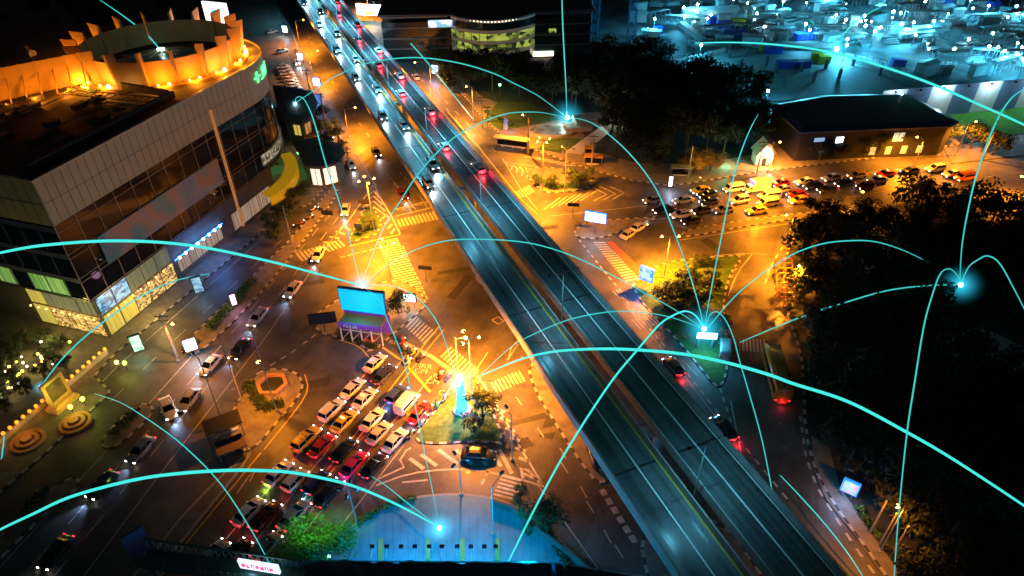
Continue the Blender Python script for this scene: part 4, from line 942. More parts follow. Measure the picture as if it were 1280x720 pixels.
bb = thing('billboard', 'large cyan lit billboard on a purple lattice base in the middle of the traffic island', 'billboard', G(452, 408))
p00, p10 = G(427, 385), G(478, 396); 
X = (G(480, 365, 9.5)-G(422, 358, 9.5)); X.z = 0; W_b = X.length; X.normalize(); n_ = Vector((X.y, -X.x, 0)); c = (G(480, 365, 9.5)+G(422, 358, 9.5))/2; c.z = 0
if n_.y > 0: n_ = -n_
g = MB(); g.box(c+Z*7.2, (W_b, .6, 4.6), 0, (X, n_, Z)); g.build('frame', mat('purple_frame', (.12, .08, .25), .5), bb)
M_bb = mat('billboard_screen', (.0, .3, .8), .3, emit=(.0, .5, .72), es=1.0)
g = MB(); g.box(c+n_*.36+Z*7.2, (W_b-.3, .1, 4.3), 0, (X, n_, Z)); g.build('screen', M_bb, bb)
g = MB(); 
g.box(c+n_*2.6+Z*3.6, (W_b*.95, .3, .9), 0, (X, n_, Z)); g.box(c-n_*.6+Z*2.2, (W_b, .3, 3.8), 0, (X, n_, Z)); g.build('plinth_band', mat('purple_band', (.16, .05, .3), .5, emit=(.25, .06, .5), es=.3), bb)
g = MB(); g.box(c+n_*1.2+Z*3.9, (W_b*.92, 2.6, .2), 0, (X, n_, Z)); g.build('deck_board', mat('orange_board', (.5, .25, .06), .6), bb)
for k in range(5):
    o_ = X*((k/4-.5)*W_b*.9); g = MB(); g.tube([c+o_+n_*2.6+Z*.1, c+o_+n_*2.6+Z*3.4], .14, 6); g.build('post', M_white, bb)
g = MB(); 
for k in range(4):
    o0 = X*((k/4-.5)*W_b*.9); o1 = X*(((k+1)/4-.5)*W_b*.9); g.tube([c+o0+n_*2.6+Z*2.6, c+o1+n_*2.6+Z*2.6], .1, 6); g.tube([c+o0+n_*2.6+Z*.4, c+o1+n_*2.6+Z*2.6], .06, 6)
g.build('lattice', M_white, bb)
glyphs(bb, c+n_*2.8-X*W_b*.33+Z*3.6, X, Z, 5, .7, M_white, 'lettering', 5)
lamp(bb, 'screen_glow', c+n_*3.2+Z*6-bb.location, 160, (.02, .45, 1), size=1.5)
signboard('billboard', 'dark backed billboard seen from behind at the left tip of the traffic island', (407, 416), 4.2, 1.8, 3.2, 100, M_dark, 1, cat='billboard')
signboard('led_sign', 'white lit screen on one post on the triangular island right of the flyover', (743, 292), 4.2, 2.0, 4.0, 250, M_wht, 1, (120, (.5, .75, 1)), frame=mat('blue_frame', (.02, .2, .8), .4, emit=(.02, .25, 1), es=1.2))
signboard('led_sign', 'blue white patterned screen at the corner of the dark shrub island', (806, 360), 2.3, 2.6, 3.2, 235, litmat('blue_pattern', (.0, .05, .8), (.5, .8, 1), 1.5, 1.6), 1, (300, (.15, .3, 1)), frame=mat('blue_frame', (.02, .2, .8)))
signboard('led_sign', 'wide white cyan glowing screen under the bundle of cyan arcs beside the silver van', (880, 436), 3.2, 1.2, 3.0, 265, mat('cyan_white_screen', (1, 1, 1), .3, emit=(.5, .95, 1), es=5), 2, (420, (.05, .6, 1)))
signboard('led_sign', 'small white screen beside the zebra crossing right of the billboard', (514, 386), 2.0, 1.5, 2.6, 260, M_wht, 2, (120, (.6, .85, 1)))
signboard('led_sign', 'white lit square sign on the divider beside the mall lane', (243, 445), 1.8, 2.2, 2.6, 300, M_wht, 1, (200, (.5, .8, 1)))
signboard('advert_panel', 'tall green white advert panel on the pavement by the mall corner', (176, 441), 1.5, 3.0, 2.2, 300, litmat('advert_green', (.1, .6, .3), (.8, 1, .7), 1.3, 1.2), 2, (60, (.4, 1, .7)))
signboard('advert_panel', 'tall dim blue advert panel farther along the mall pavement', (251, 368), 1.5, 3.2, 2.3, 300, litmat('advert_blue', (.03, .2, .35), (.4, .7, .8), .8, 1.2), 2, (50, (.2, .6, 1)))
signboard('led_sign', 'pink white narrow sign at the divider above the lit square sign', (295, 386), .8, 2.2, 2.2, 300, mat('pink_screen', (1, .7, .9), .3, emit=(1, .6, .85), es=3), 1, (60, (1, .5, .8)))
signboard('led_sign', 'blue white sign beside the long brown roofed building', (398, 114), 2.2, 2.4, 3, 260, mat('blue_white_screen', (.5, .7, 1), .3, emit=(.35, .6, 1), es=5), 1, (250, (.1, .3, 1)))
signboard('led_sign', 'small white sign along the upper left road', (377, 80), 1.8, 2.2, 2.6, 260, M_wht, 1, (120, (.7, .85, 1)))
signboard('led_sign', 'small white sign highest on the upper left road', (358, 45), 1.8, 2.2, 2.6, 260, M_wht, 1, (120, (.7, .85, 1)))
signboard('led_sign', 'blue white sign at the right verge of the upper right road', (545, 98), 2.2, 2.6, 3, 250, mat('blue_white_screen', (.5, .7, 1)), 1, (300, (.3, .5, 1)))
signboard('led_sign', 'blue and pink lit advert board on the park corner pavement', (1057, 622), 1.7, 1.9, 2.2, 235, litmat('park_advert', (.8, .25, .3), (.1, .5, .9), 1.3, 2.4), 2, (140, (.2, .5, 1)), frame=mat('blue_frame', (.02, .2, .8)))
signboard('led_sign', 'small pale blue panel alone in the dark park', (1138, 508), 1.5, 1.0, 2.0, 265, mat('dim_cyan_screen', (.2, .6, .8), .4, emit=(.1, .55, .8), es=.8), 1)
signboard('led_sign', 'tall white lit pylon beside the upper right pavement', (837, 236), .7, 2.4, 2.0, 265, M_wht, 1, (160, (.6, .7, 1)))
signboard('led_screen', 'huge blinding white and green screen above the top of the right road', (468, 26), 14, 4.2, 4.2, 258, litmat('huge_screen', (.9, 1, 1), (.5, .95, 1), 4.5, .35), 3, (700, (.75, .95, 1)), cat='screen')
g = MB(); g.box(G(468, 26)+Vector((-1, -1.6, 3.3)), (3.6, .2, 1.2)); o = g.build('green_message', mat('green_message', (.3, .9, .1), .3, emit=(.3, .9, .05), es=2)); o.parent = bpy.data.objects['led_screen']; o.data.transform(Matrix.Translation(-bpy.data.objects['led_screen'].location))
signboard('gantry_sign', 'blue lit canopy sign at the top left of the office block', (516, 12), 10, 1.0, 4, 262, mat('blue_canopy', (.1, .3, 1), .3, emit=(.12, .3, 1), es=1.6), 2, (300, (.3, .5, 1)))
# road signs and gantries
for i, (p, l, col, fc) in enumerate((((412, 282), 'dark road sign gantry left of the chevron island', M_dark, 80), ((457, 268), 'dark twin road sign boards above the chevron island', M_dark, 80), ((449, 294), 'small blue road sign on the chevron island', mat('sign_face_blue', (.05, .2, .6), .4), 255), ((533, 352), 'dark overhead signal arm right of the long zebra crossing', M_dark, 80), ((716, 272), 'dark overhead signal arm left of the white lit screen', M_dark, 80), ((1022, 205), 'small blue sign in front of the dark hall', mat('sign_face_blue', (.05, .2, .6)), 260))):
    signboard('road_sign', l, p, 2.2 if i < 2 or i in (3, 4) else 1.1, (.8 if i < 2 else .45 if i in (3, 4) else .8), 3.2 if i != 2 else 2.2, fc, col, 1, th=.15)
# glowing blue pylon on the centre island
py = thing('pylon', 'tall bright blue illuminated pylon with crossed flags on the centre island', 'sign', G(578, 514))
b = G(578, 514); g = MB(); g.tube([b, b+Z*1.2, b+Z*6.5], [1.0, .9, .35], 4); g.build('panel', mat('blue_pylon', (.05, .35, 1), .3, emit=(.03, .38, .95), es=2.2), py)
g = MB(); g.sphere(b+Z*6.9, .5, 8); g.build('top_lamp', M_cool, py); lamp(py, 'pylon_glow', (.4, -1.8, 4), 900, (.05, .4, 1), size=.8)
g = MB(); g.cyl(b, 1.5, .5, 8); g.build('base', M_conc, py)
# bus shelter, small shelter, kiosk, shrine, plaza
def shelter(lab, px, ln, face, col=M_steel, h=2.8, dp=2.2, name='bus_shelter'):
    b = G(*px); n_ = Vector((math.cos(rad(face)), math.sin(rad(face)), 0)); X = Vector((-n_.y, n_.x, 0)); t = thing(name, lab, 'shelter', b)
    g = MB(); g.box(b+Z*(h+.1), (ln, dp, .2), 0, (X, n_, Z)); g.build('roof', col, t)
    for k in (-1, 1):
        for s_ in (-1, 1): g = MB(); g.tube([b+X*k*ln*.45+n_*s_*dp*.4, b+X*k*ln*.45+n_*s_*dp*.4+Z*h], .08, 6); g.build('post', M_steel, t)
    g = MB(); g.box(b-n_*dp*.4+Z*1.4, (ln*.9, .06, 1.8), 0, (X, n_, Z)); g.build('back_panel', M_glass, t)
    g = MB(); g.box(b-n_*.3+Z*.5, (ln*.7, .5, .1), 0, (X, n_, Z)); 
    for k in (-1, 0, 1): g.box(b-n_*.3+X*k*ln*.28+Z*.25, (.1, .4, .45), 0, (X, n_, Z))
    g.build('bench', M_white, t)
    return t
shelter('long grey roofed bus shelter with white seats beside the upper right road', (640, 186), 9.5, 252, M_conc)
shelter('orange lit roofed stall beside the tiled footpath', (741, 208), 4.5, 262, mat('orange_roof', (.55, .28, .08), .6), name='stall'); shelter('smaller orange lit stall behind the roofed stall', (736, 197), 2.4, 262, mat('orange_roof', (.55, .28, .08)), name='stall')
shelter('dark flat roofed kiosk on the hexagon planter island', (284, 545), 5, 300, M_dark, name='kiosk', dp=3); shelter('brown flat roofed shelter on the median strip', (292, 566), 4, 300, mat('brown_flat', (.14, .09, .06), .8), name='kiosk', h=1.4, dp=2.2)
shelter('pale roofed shelter left of the golden tree', (850, 222), 5, 265, M_conc, name='stall')
hp = thing('hexagon_planter', 'orange lit hexagonal ring planter on the left traffic island', 'planter', G(341, 483)); b = G(341, 483)
g = MB(); hexo = [(b.x+2.6*math.cos(k*math.pi/3), b.y+2.6*math.sin(k*math.pi/3)) for k in range(6)]; hexi = offset(hexo, .55)
g.grid([[Vector((*hexo[k], .1)) for k in range(6)], [Vector((*hexo[k], .75)) for k in range(6)], [Vector((*hexi[k], .75)) for k in range(6)], [Vector((*hexi[k], .3)) for k in range(6)]], 0, True); g.build('ring', mat('terracotta', (.45, .25, .12), .7, var=.2), hp)
g = MB(); g.face([Vector((*hexi[k], .35)) for k in range(6)]); g.build('soil', M_ground, hp)
sh = thing('shrine', 'small white gabled shrine lit up beside an orange lamp', 'shrine', G(951, 204)); b = G(951, 204)
g = MB(); g.box(b+Z*1.8, (4, 3.5, 3)); g.build('wall', M_white, sh); g = MB(); g.grid([[b+Vector((-2.5, -2.2, 3.2)), b+Vector((0, -2.2, 6.2)), b+Vector((2.5, -2.2, 3.2))], [b+Vector((-2.5, 2.2, 3.2)), b+Vector((0, 2.2, 6.2)), b+Vector((2.5, 2.2, 3.2))]]); g.face([b+Vector((-2.2, -1.8, 3.2)), b+Vector((2.2, -1.8, 3.2)), b+Vector((0, -1.8, 5.8))]); g.build('roof', M_white, sh)
g = MB(); g.beam(b+Vector((-2.5, -2.25, 3.2)), b+Vector((0, -2.25, 6.2)), .2, .3); g.beam(b+Vector((2.5, -2.25, 3.2)), b+Vector((0, -2.25, 6.2)), .2, .3); g.box(b+Vector((0, -1.8, 1.2)), (1, .1, 2)); g.build('trim', M_dark, sh); lamp(sh, 'shrine_light', (0, -5, 3.5), 330, (.6, .95, 1), size=.5); lamp(sh, 'shrine_light', (-9, -2, 2.0), 260, (.2, 1, .5), size=.5)
pz = thing('fountain_plaza', 'round glowing pond plaza with pale rim under the upper cyan node', 'plaza', G(697, 165)); b = G(690, 165)
ring = [G(662+30*math.cos(t)+26, 166+8*math.sin(t)) for t in [i*math.pi/12 for i in range(24)]]
g = MB(); g.prism([(p.x, p.y) for p in ring], .13, .75); g.build('rim', M_conc, pz); g = MB(); rr = offset([(p.x, p.y) for p in ring], .9); g.prism(rr, .5, .78); g.build('water', litmat('pond', (.02, .06, .05), (.35, .5, .4), .35, .7), pz)
lamp(pz, 'plaza_light', (2, 4, 3.2), 420, (.6, .95, .8), size=.5); lamp(pz, 'plaza_light', (16, 4, 3), 380, (1, .9, .7), size=.5); lamp(pz, 'plaza_light', (-24, 3, 3), 300, (.4, 1, .4), size=.5)
for i, p in enumerate(((733, 158), (722, 163), (745, 155))):
    t = place('garden_pavilion', ('flat roofed pale pavilion right of the pond plaza', 'low pale terrace block touching the pond plaza', 'green topped block behind the tiled footpath')[i], 'pavilion', p, (7, 4, 1.4 if i == 1 else 2.6), M_conc if i < 2 else M_grass, .2, extra='roof' if i == 0 else None)
st = thing('statue', 'blue robed statue on a plinth by the bus shelter', 'statue', G(632, 162)); b = G(632, 162); g = MB(); g.box(b+Z*.8, (1.2, 1.2, 1.5)); g.build('plinth', M_conc, st); g = MB(); g.tube([b+Z*1.5, b+Z*2.3, b+Z*3.1, b+Z*3.4], [.5, .42, .45, .18], 10); g.sphere(b+Z*3.7, .27, 8); g.tube([b+Vector((.35, 0, 3)), b+Vector((.75, -.2, 2.5))], .13, 6); g.build('figure', mat('statue_blue', (.15, .2, .55), .5), st); lamp(st, 'statue_light', (1, -2, 2), 60, (.4, .5, 1))
# hoop racks by the park edge
for r_ in range(2):
    for k in range(9):
        b = G(974+9*r_+.4*k, 332+6.2*k); g = MB(); g.tube([b+Vector((-.9, 0, .1)), b+Vector((-.9, 0, 1.2)), b+Vector((-.5, 0, 1.8)), b+Vector((.5, 0, 1.8)), b+Vector((.9, 0, 1.2)), b+Vector((.9, 0, .1))], .13, 6)
        o = g.build('hoop_rack', mat('orange_hoop', (.6, .32, .1), .5), origin=b); tag(o, ('orange lit hoop in the left row of the rack column by the park' if r_ == 0 else 'orange lit hoop in the shorter right row of the rack column by the park'), 'rack', ('left' if r_ == 0 else 'right')+' row of hoop racks')
# bottom: forecourt hoarding with floodlights, gantry with lit sign
wall = thing('perimeter_wall', 'dark blue fabric covered wall along the bottom edge with thin lamp arms', 'wall', G(520, 702, 6))
a, b, c = G(352, 701, 6), G(690, 703, 6), G(850, 728, 6)
def fabric(p, q, nm):
    g = MB(); n = 60; rows = [[], []]; d_ = (q-p).normalized(); nn = Vector((d_.y, -d_.x, 0))
    rows = []
    for zz in (6, 4.5, 3, 1.5, .1):
        rows.append([p+(q-p)*(i/n)+nn*(.14*math.sin(i*1.3+zz)+.1*math.sin(i*.37+zz*2))+Z*(zz-6+(.12*math.sin(i*.9) if zz == 6 else 0)) for i in range(n+1)])
    g.grid(rows); g.build(nm, mat('navy_fabric', (.08, .18, .3), .85, var=.5, scale=2), wall, True)
fabric(a, b, 'fabric'); fabric(b, c, 'fabric')
g = MB(); g.beam(a-Z*.05, b-Z*.05, .16, .16); g.beam(b-Z*.05, c-Z*.05, .16, .16); g.build('top_rail', M_steel, wall)
for i, x in enumerate((372, 405, 440, 464, 482, 500, 517, 535, 551, 570, 587, 604, 618)):
    if i < 3: continue
    p = G(x, 701, 6); q = G(x+1.5, 683, 6.6); t = thing('wall_floodlight', 'small dark floodlight on a thin arm over the blue forecourt, %s from the left' % ('first second third fourth fifth sixth seventh eighth ninth tenth'.split()[i-3]), 'floodlight', p, 0, 'floodlights over the forecourt')
    g = MB(); g.tube([p-Z*.3, p+Z*.4, q], .035, 5); g.build('arm', M_steel, t); g = MB(); g.box(q, (.5, .35, .25)); g.build('lamp_head', M_dark, t)
    if i % 2 == 0: lamp(t, 'flood_light', q+Vector((0, .8, -.4))-p, 330, (.0, .5, .95), size=.3)
lamp(wall, 'forecourt_light', G(480, 668, 6)-wall.location, 420, (.0, .3, 1), size=.5); lamp(wall, 'forecourt_light', G(590, 655, 7)-wall.location, 330, (.0, .45, 1), size=.5); lamp(wall, 'forecourt_light', G(660, 690, 7)-wall.location, 330, (.0, .5, 1), size=.5)
for x, l in ((476, 'leftmost'), (535, 'second'), (578, 'third'), (622, 'rightmost')):
    p = [G(x-3, 674), G(x+3, 674), G(x+3, 702), G(x-3, 702)]; g = MB(); g.prism([(q.x, q.y) for q in p], .13, .2); o = g.build('floor_mat', mat('olive_mat', (.3, .3, .08), .8, var=.2), origin=p[0]); tag(o, '%s of four olive yellow strips on the blue forecourt floor' % l, 'mat')
a, b = G(640, 640), G(745, 726); g = MB(); g.beam(a+Z*.7, b+Z*.7, .3, 1.2); g.beam(G(614, 632)+Z*.7, a+Z*.7, .3, 1.2); o = g.build('low_wall', M_dconc, origin=a); tag(o, 'low dark wall along the right edge of the blue forecourt', 'wall')
ga = thing('sign_gantry', 'dark green footbridge gantry across the queue with a white lit sign of red letters', 'gantry', G(330, 712, 5.5))
a, b = G(172, 708, 5.5), G(372, 738, 5.5); g = MB(); d_ = (b-a).normalized(); n_ = Vector((-d_.y, d_.x, 0))
for (o_, z) in ((0, 0), (2.2, 0), (0, 2.0), (2.2, 2.0)): g.beam(a+n_*o_+Z*z, b+n_*o_+Z*z, .2, .2)
nn = 22
for k in range(nn):
    p = a.lerp(b, k/nn); q = a.lerp(b, (k+1)/nn)
    for o_ in (0, 2.2): g.beam(p+n_*o_, q+n_*o_+Z*2.0, .1, .1); g.beam(p+n_*o_, p+n_*o_+Z*2.0, .1, .1)
g.build('truss', mat('dark_green_steel', (.03, .09, .08), .5), ga); g = MB(); g.beam(a+n_*1.1-Z*.1, b+n_*1.1-Z*.1, 2.1, .12); g.build('walkway', mat('dark_green_sheet', (.03, .07, .07), .6), ga)
for k in (0.02, .98): p = a.lerp(b, k)+n_*1.1; g = MB(); g.tube([Vector((p.x, p.y, 0)), p], .3, 8); g.build('leg', M_dconc, ga)
sa, sb = G(297, 699, 7.6), G(347, 707, 7.6); sx = (sb-sa).normalized(); fn2 = Vector((sx.y, -sx.x, 0))
g = MB(); g.box((sa+sb)/2-Z*.75, ((sb-sa).length, .3, 1.5), 0, (sx, fn2, Z)); g.build('sign_panel', mat('gantry_sign_white', (1, 1, 1), .3, emit=(.65, .85, 1), es=1.4), ga)
glyphs(ga, sa+sx*.6-Z*.75+fn2*.2, sx, Z, 7, .75, mat('red_letters', (1, .02, .1), .3, emit=(1, .02, .12), es=1.6), 'sign_letters', 9)
lamp(ga, 'sign_glow', (sa+sb)/2+fn2*1.5-ga.location, 60, (.6, .8, 1), size=.8)
gd = thing('cabinet', 'pale angular sign frame at the left end of the footbridge gantry', 'sign', G(185, 700)); b = G(185, 702); g = MB(); g.box(b+Z*4, (2.5, .4, 4.2), 0, (Vector((.7, .7, 0)), Vector((-.7, .7, 0)), Z)); g.build('panel', mat('navy_panel', (.05, .08, .16), .5), gd); g = MB(); g.tube([b, b+Z*2], .15, 6); g.build('post', M_steel, gd)

# ------------------------------------------------------------------ garden of amber lamps at lower left
gp0, gp1 = G(0, 556), G(134, 443)
for i in range(19):
    if i in (8, 9): continue
    p = gp0.lerp(gp1, i/18); t = thing('garden_lantern', 'amber lantern on the garden wall, %s along the row from the left edge' % ('first second third fourth fifth sixth seventh eighth ninth tenth eleventh twelfth thirteenth fourteenth fifteenth sixteenth seventeenth eighteenth nineteenth'.split()[i]), 'lantern', p, 0, 'amber lanterns along the garden wall')
    g = MB(); g.cyl(p, .3, 1.0, 8); g.build('post', M_cream, t); g = MB(); g.sphere(p+Z*1.25, .28, 8); g.build('globe', mat('garden_globe', (1, .5, .1), .3, emit=(1, .36, .03), es=1.3), t)
    if i % 3 == 0: lamp(t, 'lantern_light', (.6, -.6, 1.4), 12, (1, .38, .05))
g = MB(); g.beam(gp0+Z*.45, gp1+Z*.45, .5, .8); o = g.build('garden_wall', M_cream, origin=gp0); tag(o, 'low cream garden wall carrying the row of amber lanterns', 'wall')
ar = thing('portrait_arch', 'ornate golden frame on a stepped base in the middle of the lantern row', 'monument', G(80, 504)); b = G(80, 506); X = U; Y = N
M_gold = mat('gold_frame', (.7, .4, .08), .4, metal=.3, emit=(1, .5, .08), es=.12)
g = MB(); g.box(b+Z*.4, (4.2, 2.2, .7), 0, (X, Y, Z)); g.box(b+Z*.95, (3.4, 1.6, .5), 0, (X, Y, Z)); g.build('base', M_gold, ar)
g = MB()
for s_ in (-1, 1): g.box(b+X*s_*1.6+Z*3.2, (.5, .5, 3.8), 0, (X, Y, Z))
for z in (1.5, 5.1): g.box(b+Z*z, (3.7, .5, .5), 0, (X, Y, Z))
g.build('frame', M_gold, ar); g = MB(); g.box(b+Z*3.3, (2.7, .2, 3.1), 0, (X, Y, Z)); g.build('panel', mat('dark_gold_panel', (.2, .1, .03), .5, var=.6, scale=1.2), ar); lamp(ar, 'arch_light', N*3+Z*2, 34, (1, .5, .1))
for (x, y, r_, l) in ((36, 553, 2.3, 'left of two round amber glowing fountain beds'), (95, 530, 2.2, 'right of two round amber glowing fountain beds')):
    b = G(x, y); t = thing('fountain_bed', l+' below the lantern row', 'fountain', b)
    for q, (r1, r2, z) in enumerate(((r_, r_*.78, .45), (r_*.66, r_*.42, .7), (r_*.3, .02, 1.0))):
        g = MB(); g.grid([[b+Vector((math.cos(a_)*rr_, math.sin(a_)*rr_, zz)) for a_ in [2*math.pi*k/28 for k in range(28)]] for rr_, zz in ((r1, .1), (r1, z), (r2, z), (r2, .1))], 0, True); g.build('ring', mat('amber_ring', (.5, .25, .08), .6, var=.3, scale=1.5), t)
    lamp(t, 'fountain_light', (0, 0, 2.6), 22, (1, .45, .1))
for i, (x, y, m_) in enumerate(((93, 518, M_yg), (108, 508, M_yg), (150, 462, M_amber), (160, 463, M_yg))):
    b = G(x, y); t = thing('garden_lamp', ('yellow green lamp nearest the right fountain bed', 'yellow green lamp right of the golden frame', 'dim amber lamp on the planter by the mall', 'yellow lamp at the end of the mall planter')[i], 'lamp', b); g = MB(); g.tube([b, b+Z*1.5], .06, 6); g.build('post', M_dark, t); g = MB(); g.sphere(b+Z*1.6, .35, 8); g.build('globe', m_, t); lamp(t, 'lamp_light', (0, 0, 2.1), 40, (.7, 1, .1))
grn = [(336, 209, 'left green lamp by the mall roundabout'), (377, 208, 'right green lamp by the brown pavilion'), (625, 121, 'green lamp on the dark lawn above the bus shelter')]
for x, y, l in grn:
    b = G(x, y); t = thing('garden_lamp', l, 'lamp', b); g = MB(); g.tube([b, b+Z*3.5], .08, 6); g.build('post', M_steel, t); g = MB(); g.sphere(b+Z*3.7, .4, 8); g.build('globe', M_grn, t); lamp(t, 'lamp_light', (0, 0, 4.3), 130, (.3, 1, .3))
rng = random.Random(5)
WPOS = 'north west'.split()
bushpx = []
for i in range(26):
    x = rng.uniform(2, 95); y = 500-x*.62+rng.uniform(-26, 8)
    b = G(x, y); c_ = rng.choice((M_warmlamp, M_yg, M_amber, mat('pale_lamp', (1, .9, .8), .3, emit=(1, .85, .65), es=4)))
    t = thing('garden_bulb', 'small glowing bulb hung in the dark shrubs behind the lantern row', 'lamp', b, 0, 'bulbs in the garden shrubs'); g = MB(); h = rng.uniform(1.2, 2.8); g.tube([b, b+Z*h], .04, 5); g.build('stem', M_dark, t); g = MB(); g.sphere(b+Z*h, .15+.1*rng.random(), 6); g.build('globe', c_, t)
    if i % 4 == 0: lamp(t, 'bulb_light', (0, 0, h+.5), 22, (1, .8, .3)); 
    bushpx.append((x, y))
# ------------------------------------------------------------------ vehicles
s_loc = Vector((0, 0, 0))
def loft(g, st, mi=0):
    rows = []
    for x, w_, zb, zt, cr in st:
        rows.append([Vector((x, y, z)) for y, z in ((-w_*.9, zb), (-w_, zb+.12), (-w_*1.0, zb+(zt-zb)*.62), (-w_*.95, zt-.04), (-w_*.8, zt), (0, zt+cr), (w_*.8, zt), (w_*.95, zt-.04), (w_*1.0, zb+(zt-zb)*.62), (w_, zb+.12), (w_*.9, zb))])
    g.grid(rows, mi, True, True)
def wheelset(root, xs, y, r, rims=True, ww=.22, name='wheel'):
    for x in xs:
        for s_ in (-1, 1):
            g = MB(); c = Vector((x, s_*y, r)); g.tube([c-Vector((0, ww/2, 0)), c+Vector((0, ww/2, 0))], r, 14); wl_ = local(g, name, M_tyre, root)
            if rims: g = MB(); c2 = c+Vector((0, s_*(ww/2+.01), 0)); g.tube([c2-Vector((0, .02, 0)), c2+Vector((0, .012, 0))], r*.6, 10); local(g, 'rim', M_rim, wl_)
def make_vehicle(kind, head=True, tail=True, rims=True, taxi=False, rack=False, underglow=None, beam=0, tl=0, beamcol=(1, .92, .8)):
    t = thing({'sedan': 'sedan', 'hatch': 'hatchback', 'suv': 'suv', 'van': 'van', 'pickup': 'pickup_truck', 'truck': 'box_truck', 'bus': 'bus'}[kind], '', {'sedan': 'car', 'hatch': 'car', 'suv': 'car', 'van': 'van', 'pickup': 'pickup', 'truck': 'truck', 'bus': 'bus'}[kind])
    b = MB(); gl = MB(); rf = MB()
    if kind in ('sedan', 'hatch', 'suv', 'pickup'):
        up = .18 if kind in ('suv', 'pickup') else 0
        if kind == 'sedan':
            loft(b, [(-2.34, .70, .42, .78, .01), (-2.26, .82, .30, .96, .02), (-1.7, .89, .24, 1.03, .02), (-1.1, .91, .22, 1.0, .02), (0, .92, .2, .96, .02), (.95, .91, .22, .95, .02), (1.6, .88, .24, .88, .05), (2.1, .80, .28, .74, .04), (2.3, .66, .34, .6, .02)])
            xb, xr0, xr1, xf = -1.85, -1.15, .25, 1.15
        elif kind == 'hatch':
            loft(b, [(-2.0, .72, .42, .9, .01), (-1.93, .82, .3, 1.0, .02), (-1.1, .88, .22, 1.0, .02), (0, .88, .2, .96, .02), (.85, .87, .22, .95, .02), (1.5, .84, .24, .86, .05), (1.95, .72, .3, .68, .03), (2.05, .62, .34, .6, .02)])
            xb, xr0, xr1, xf = -1.95, -1.55, .25, 1.05
        elif kind == 'suv':
            loft(b, [(-2.35, .78, .5, 1.05, .01), (-2.28, .88, .38, 1.15, .02), (-1.2, .93, .32, 1.14, .02), (0, .94, .3, 1.1, .02), (1.0, .93, .32, 1.1, .02), (1.7, .9, .34, 1.02, .05), (2.2, .82, .4, .9, .04), (2.38, .7, .45, .75, .02)])
            xb, xr0, xr1, xf = -2.28, -1.95, .3, 1.2
        else:
            loft(b, [(-2.6, .82, .5, 1.0, .0), (-2.55, .9, .42, 1.02, .0), (-.7, .92, .34, 1.02, .0), (-.65, .92, .34, 1.08, .02), (1.1, .92, .34, 1.08, .02), (1.8, .9, .36, 1.02, .05), (2.4, .82, .4, .88, .04), (2.55, .7, .45, .75, .02)])
            xb, xr0, xr1, xf = -.75, -.6, .45, 1.3
        zb = 1.02+(.12 if up else -.04); zr = (1.42 if kind == 'sedan' else 1.46 if kind == 'hatch' else 1.72); wr = .62 if kind != 'suv' else .68
        rows = [[Vector((xb, -.80, zb)), Vector((xr0, -wr, zr)), Vector((xr0, wr, zr)), Vector((xb, .80, zb))], [Vector((xf, -.80, zb-.04)), Vector((xr1, -wr, zr)), Vector((xr1, wr, zr)), Vector((xf, .80, zb-.04))]]
        gl.face([rows[0][0], rows[0][1], rows[0][2], rows[0][3]][::-1]); gl.face([rows[1][0], rows[1][1], rows[1][2], rows[1][3]])
        for s_ in (0, 3):
            m_ = 1 if s_ == 0 else 2
            q = [rows[0][s_], rows[1][s_], rows[1][m_], rows[0][m_]]; gl.face(q if s_ == 0 else q[::-1])
        loft(rf, [(xr0-.06, wr-.02, zr-.06, zr, .01), (xr0+.15, wr+.03, zr-.07, zr+.02, .03), (xr1-.2, wr+.03, zr-.07, zr+.02, .03), (xr1+.08, wr-.02, zr-.06, zr-.01, .01)])
        for s_ in (-1, 1):      # pillars
            for (x0, x1) in ((xb+.05, xr0), (xf-.05, xr1), ((xb+xf)/2-.1, (xr0+xr1)/2)): rf.tube([Vector((x0, s_*.8, zb-.02)), Vector((x1, s_*wr, zr-.02))], .045, 5)
        if kind == 'pickup':
            pass
        Lf = 2.3 if kind == 'sedan' else 2.02 if kind == 'hatch' else 2.38; Lb = -2.33 if kind == 'sedan' else -2.0 if kind == 'hatch' else (-2.34 if kind == 'suv' else -2.6); zh = .68+up; zt = .84+up; ws = .76
        wx = (-1.42, 1.42) if kind != 'hatch' else (-1.25, 1.25); wr_ = .32+up*.3; wy = .82
        if kind == 'pickup': wx = (-1.6, 1.6)
    elif kind == 'van':
        loft(b, [(-2.4, .84, .4, 1.85, .02), (-2.34, .9, .32, 1.95, .03), (-1.5, .92, .3, 1.99, .04), (.9, .92, .3, 1.98, .04), (1.35, .91, .3, 1.78, .03), (1.95, .88, .32, 1.18, .05), (2.35, .8, .36, .85, .03), (2.42, .7, .42, .7, .02)])
        gl.face([(1.42, -.74, 1.78), (1.97, -.76, 1.2), (1.97, .76, 1.2), (1.42, .74, 1.78)]); gl.face([(-2.385, -.7, 1.2), (-2.385, -.7, 1.75), (-2.385, .7, 1.75), (-2.385, .7, 1.2)][::-1])
        for s_ in (-1, 1):
            q = [Vector((-2.1, s_*.93, 1.2)), Vector((1.3, s_*.93, 1.2)), Vector((1.0, s_*.93, 1.72)), Vector((-2.1, s_*.93, 1.72))]; gl.face(q if s_ < 0 else q[::-1])
        rf.box((-.4, 0, 2.05), (2.6, 1.3, .03)); Lf, Lb, zh, zt, ws, wx, wr_, wy = 2.4, -2.4, .75, 1.0, .78, (-1.5, 1.5), .34, .82
    elif kind == 'truck':
        b.box((-.9, 0, 1.9), (4.4, 2.1, 2.4)); b.box((-.7, 0, .6), (5.6, 1.0, .25), 0)
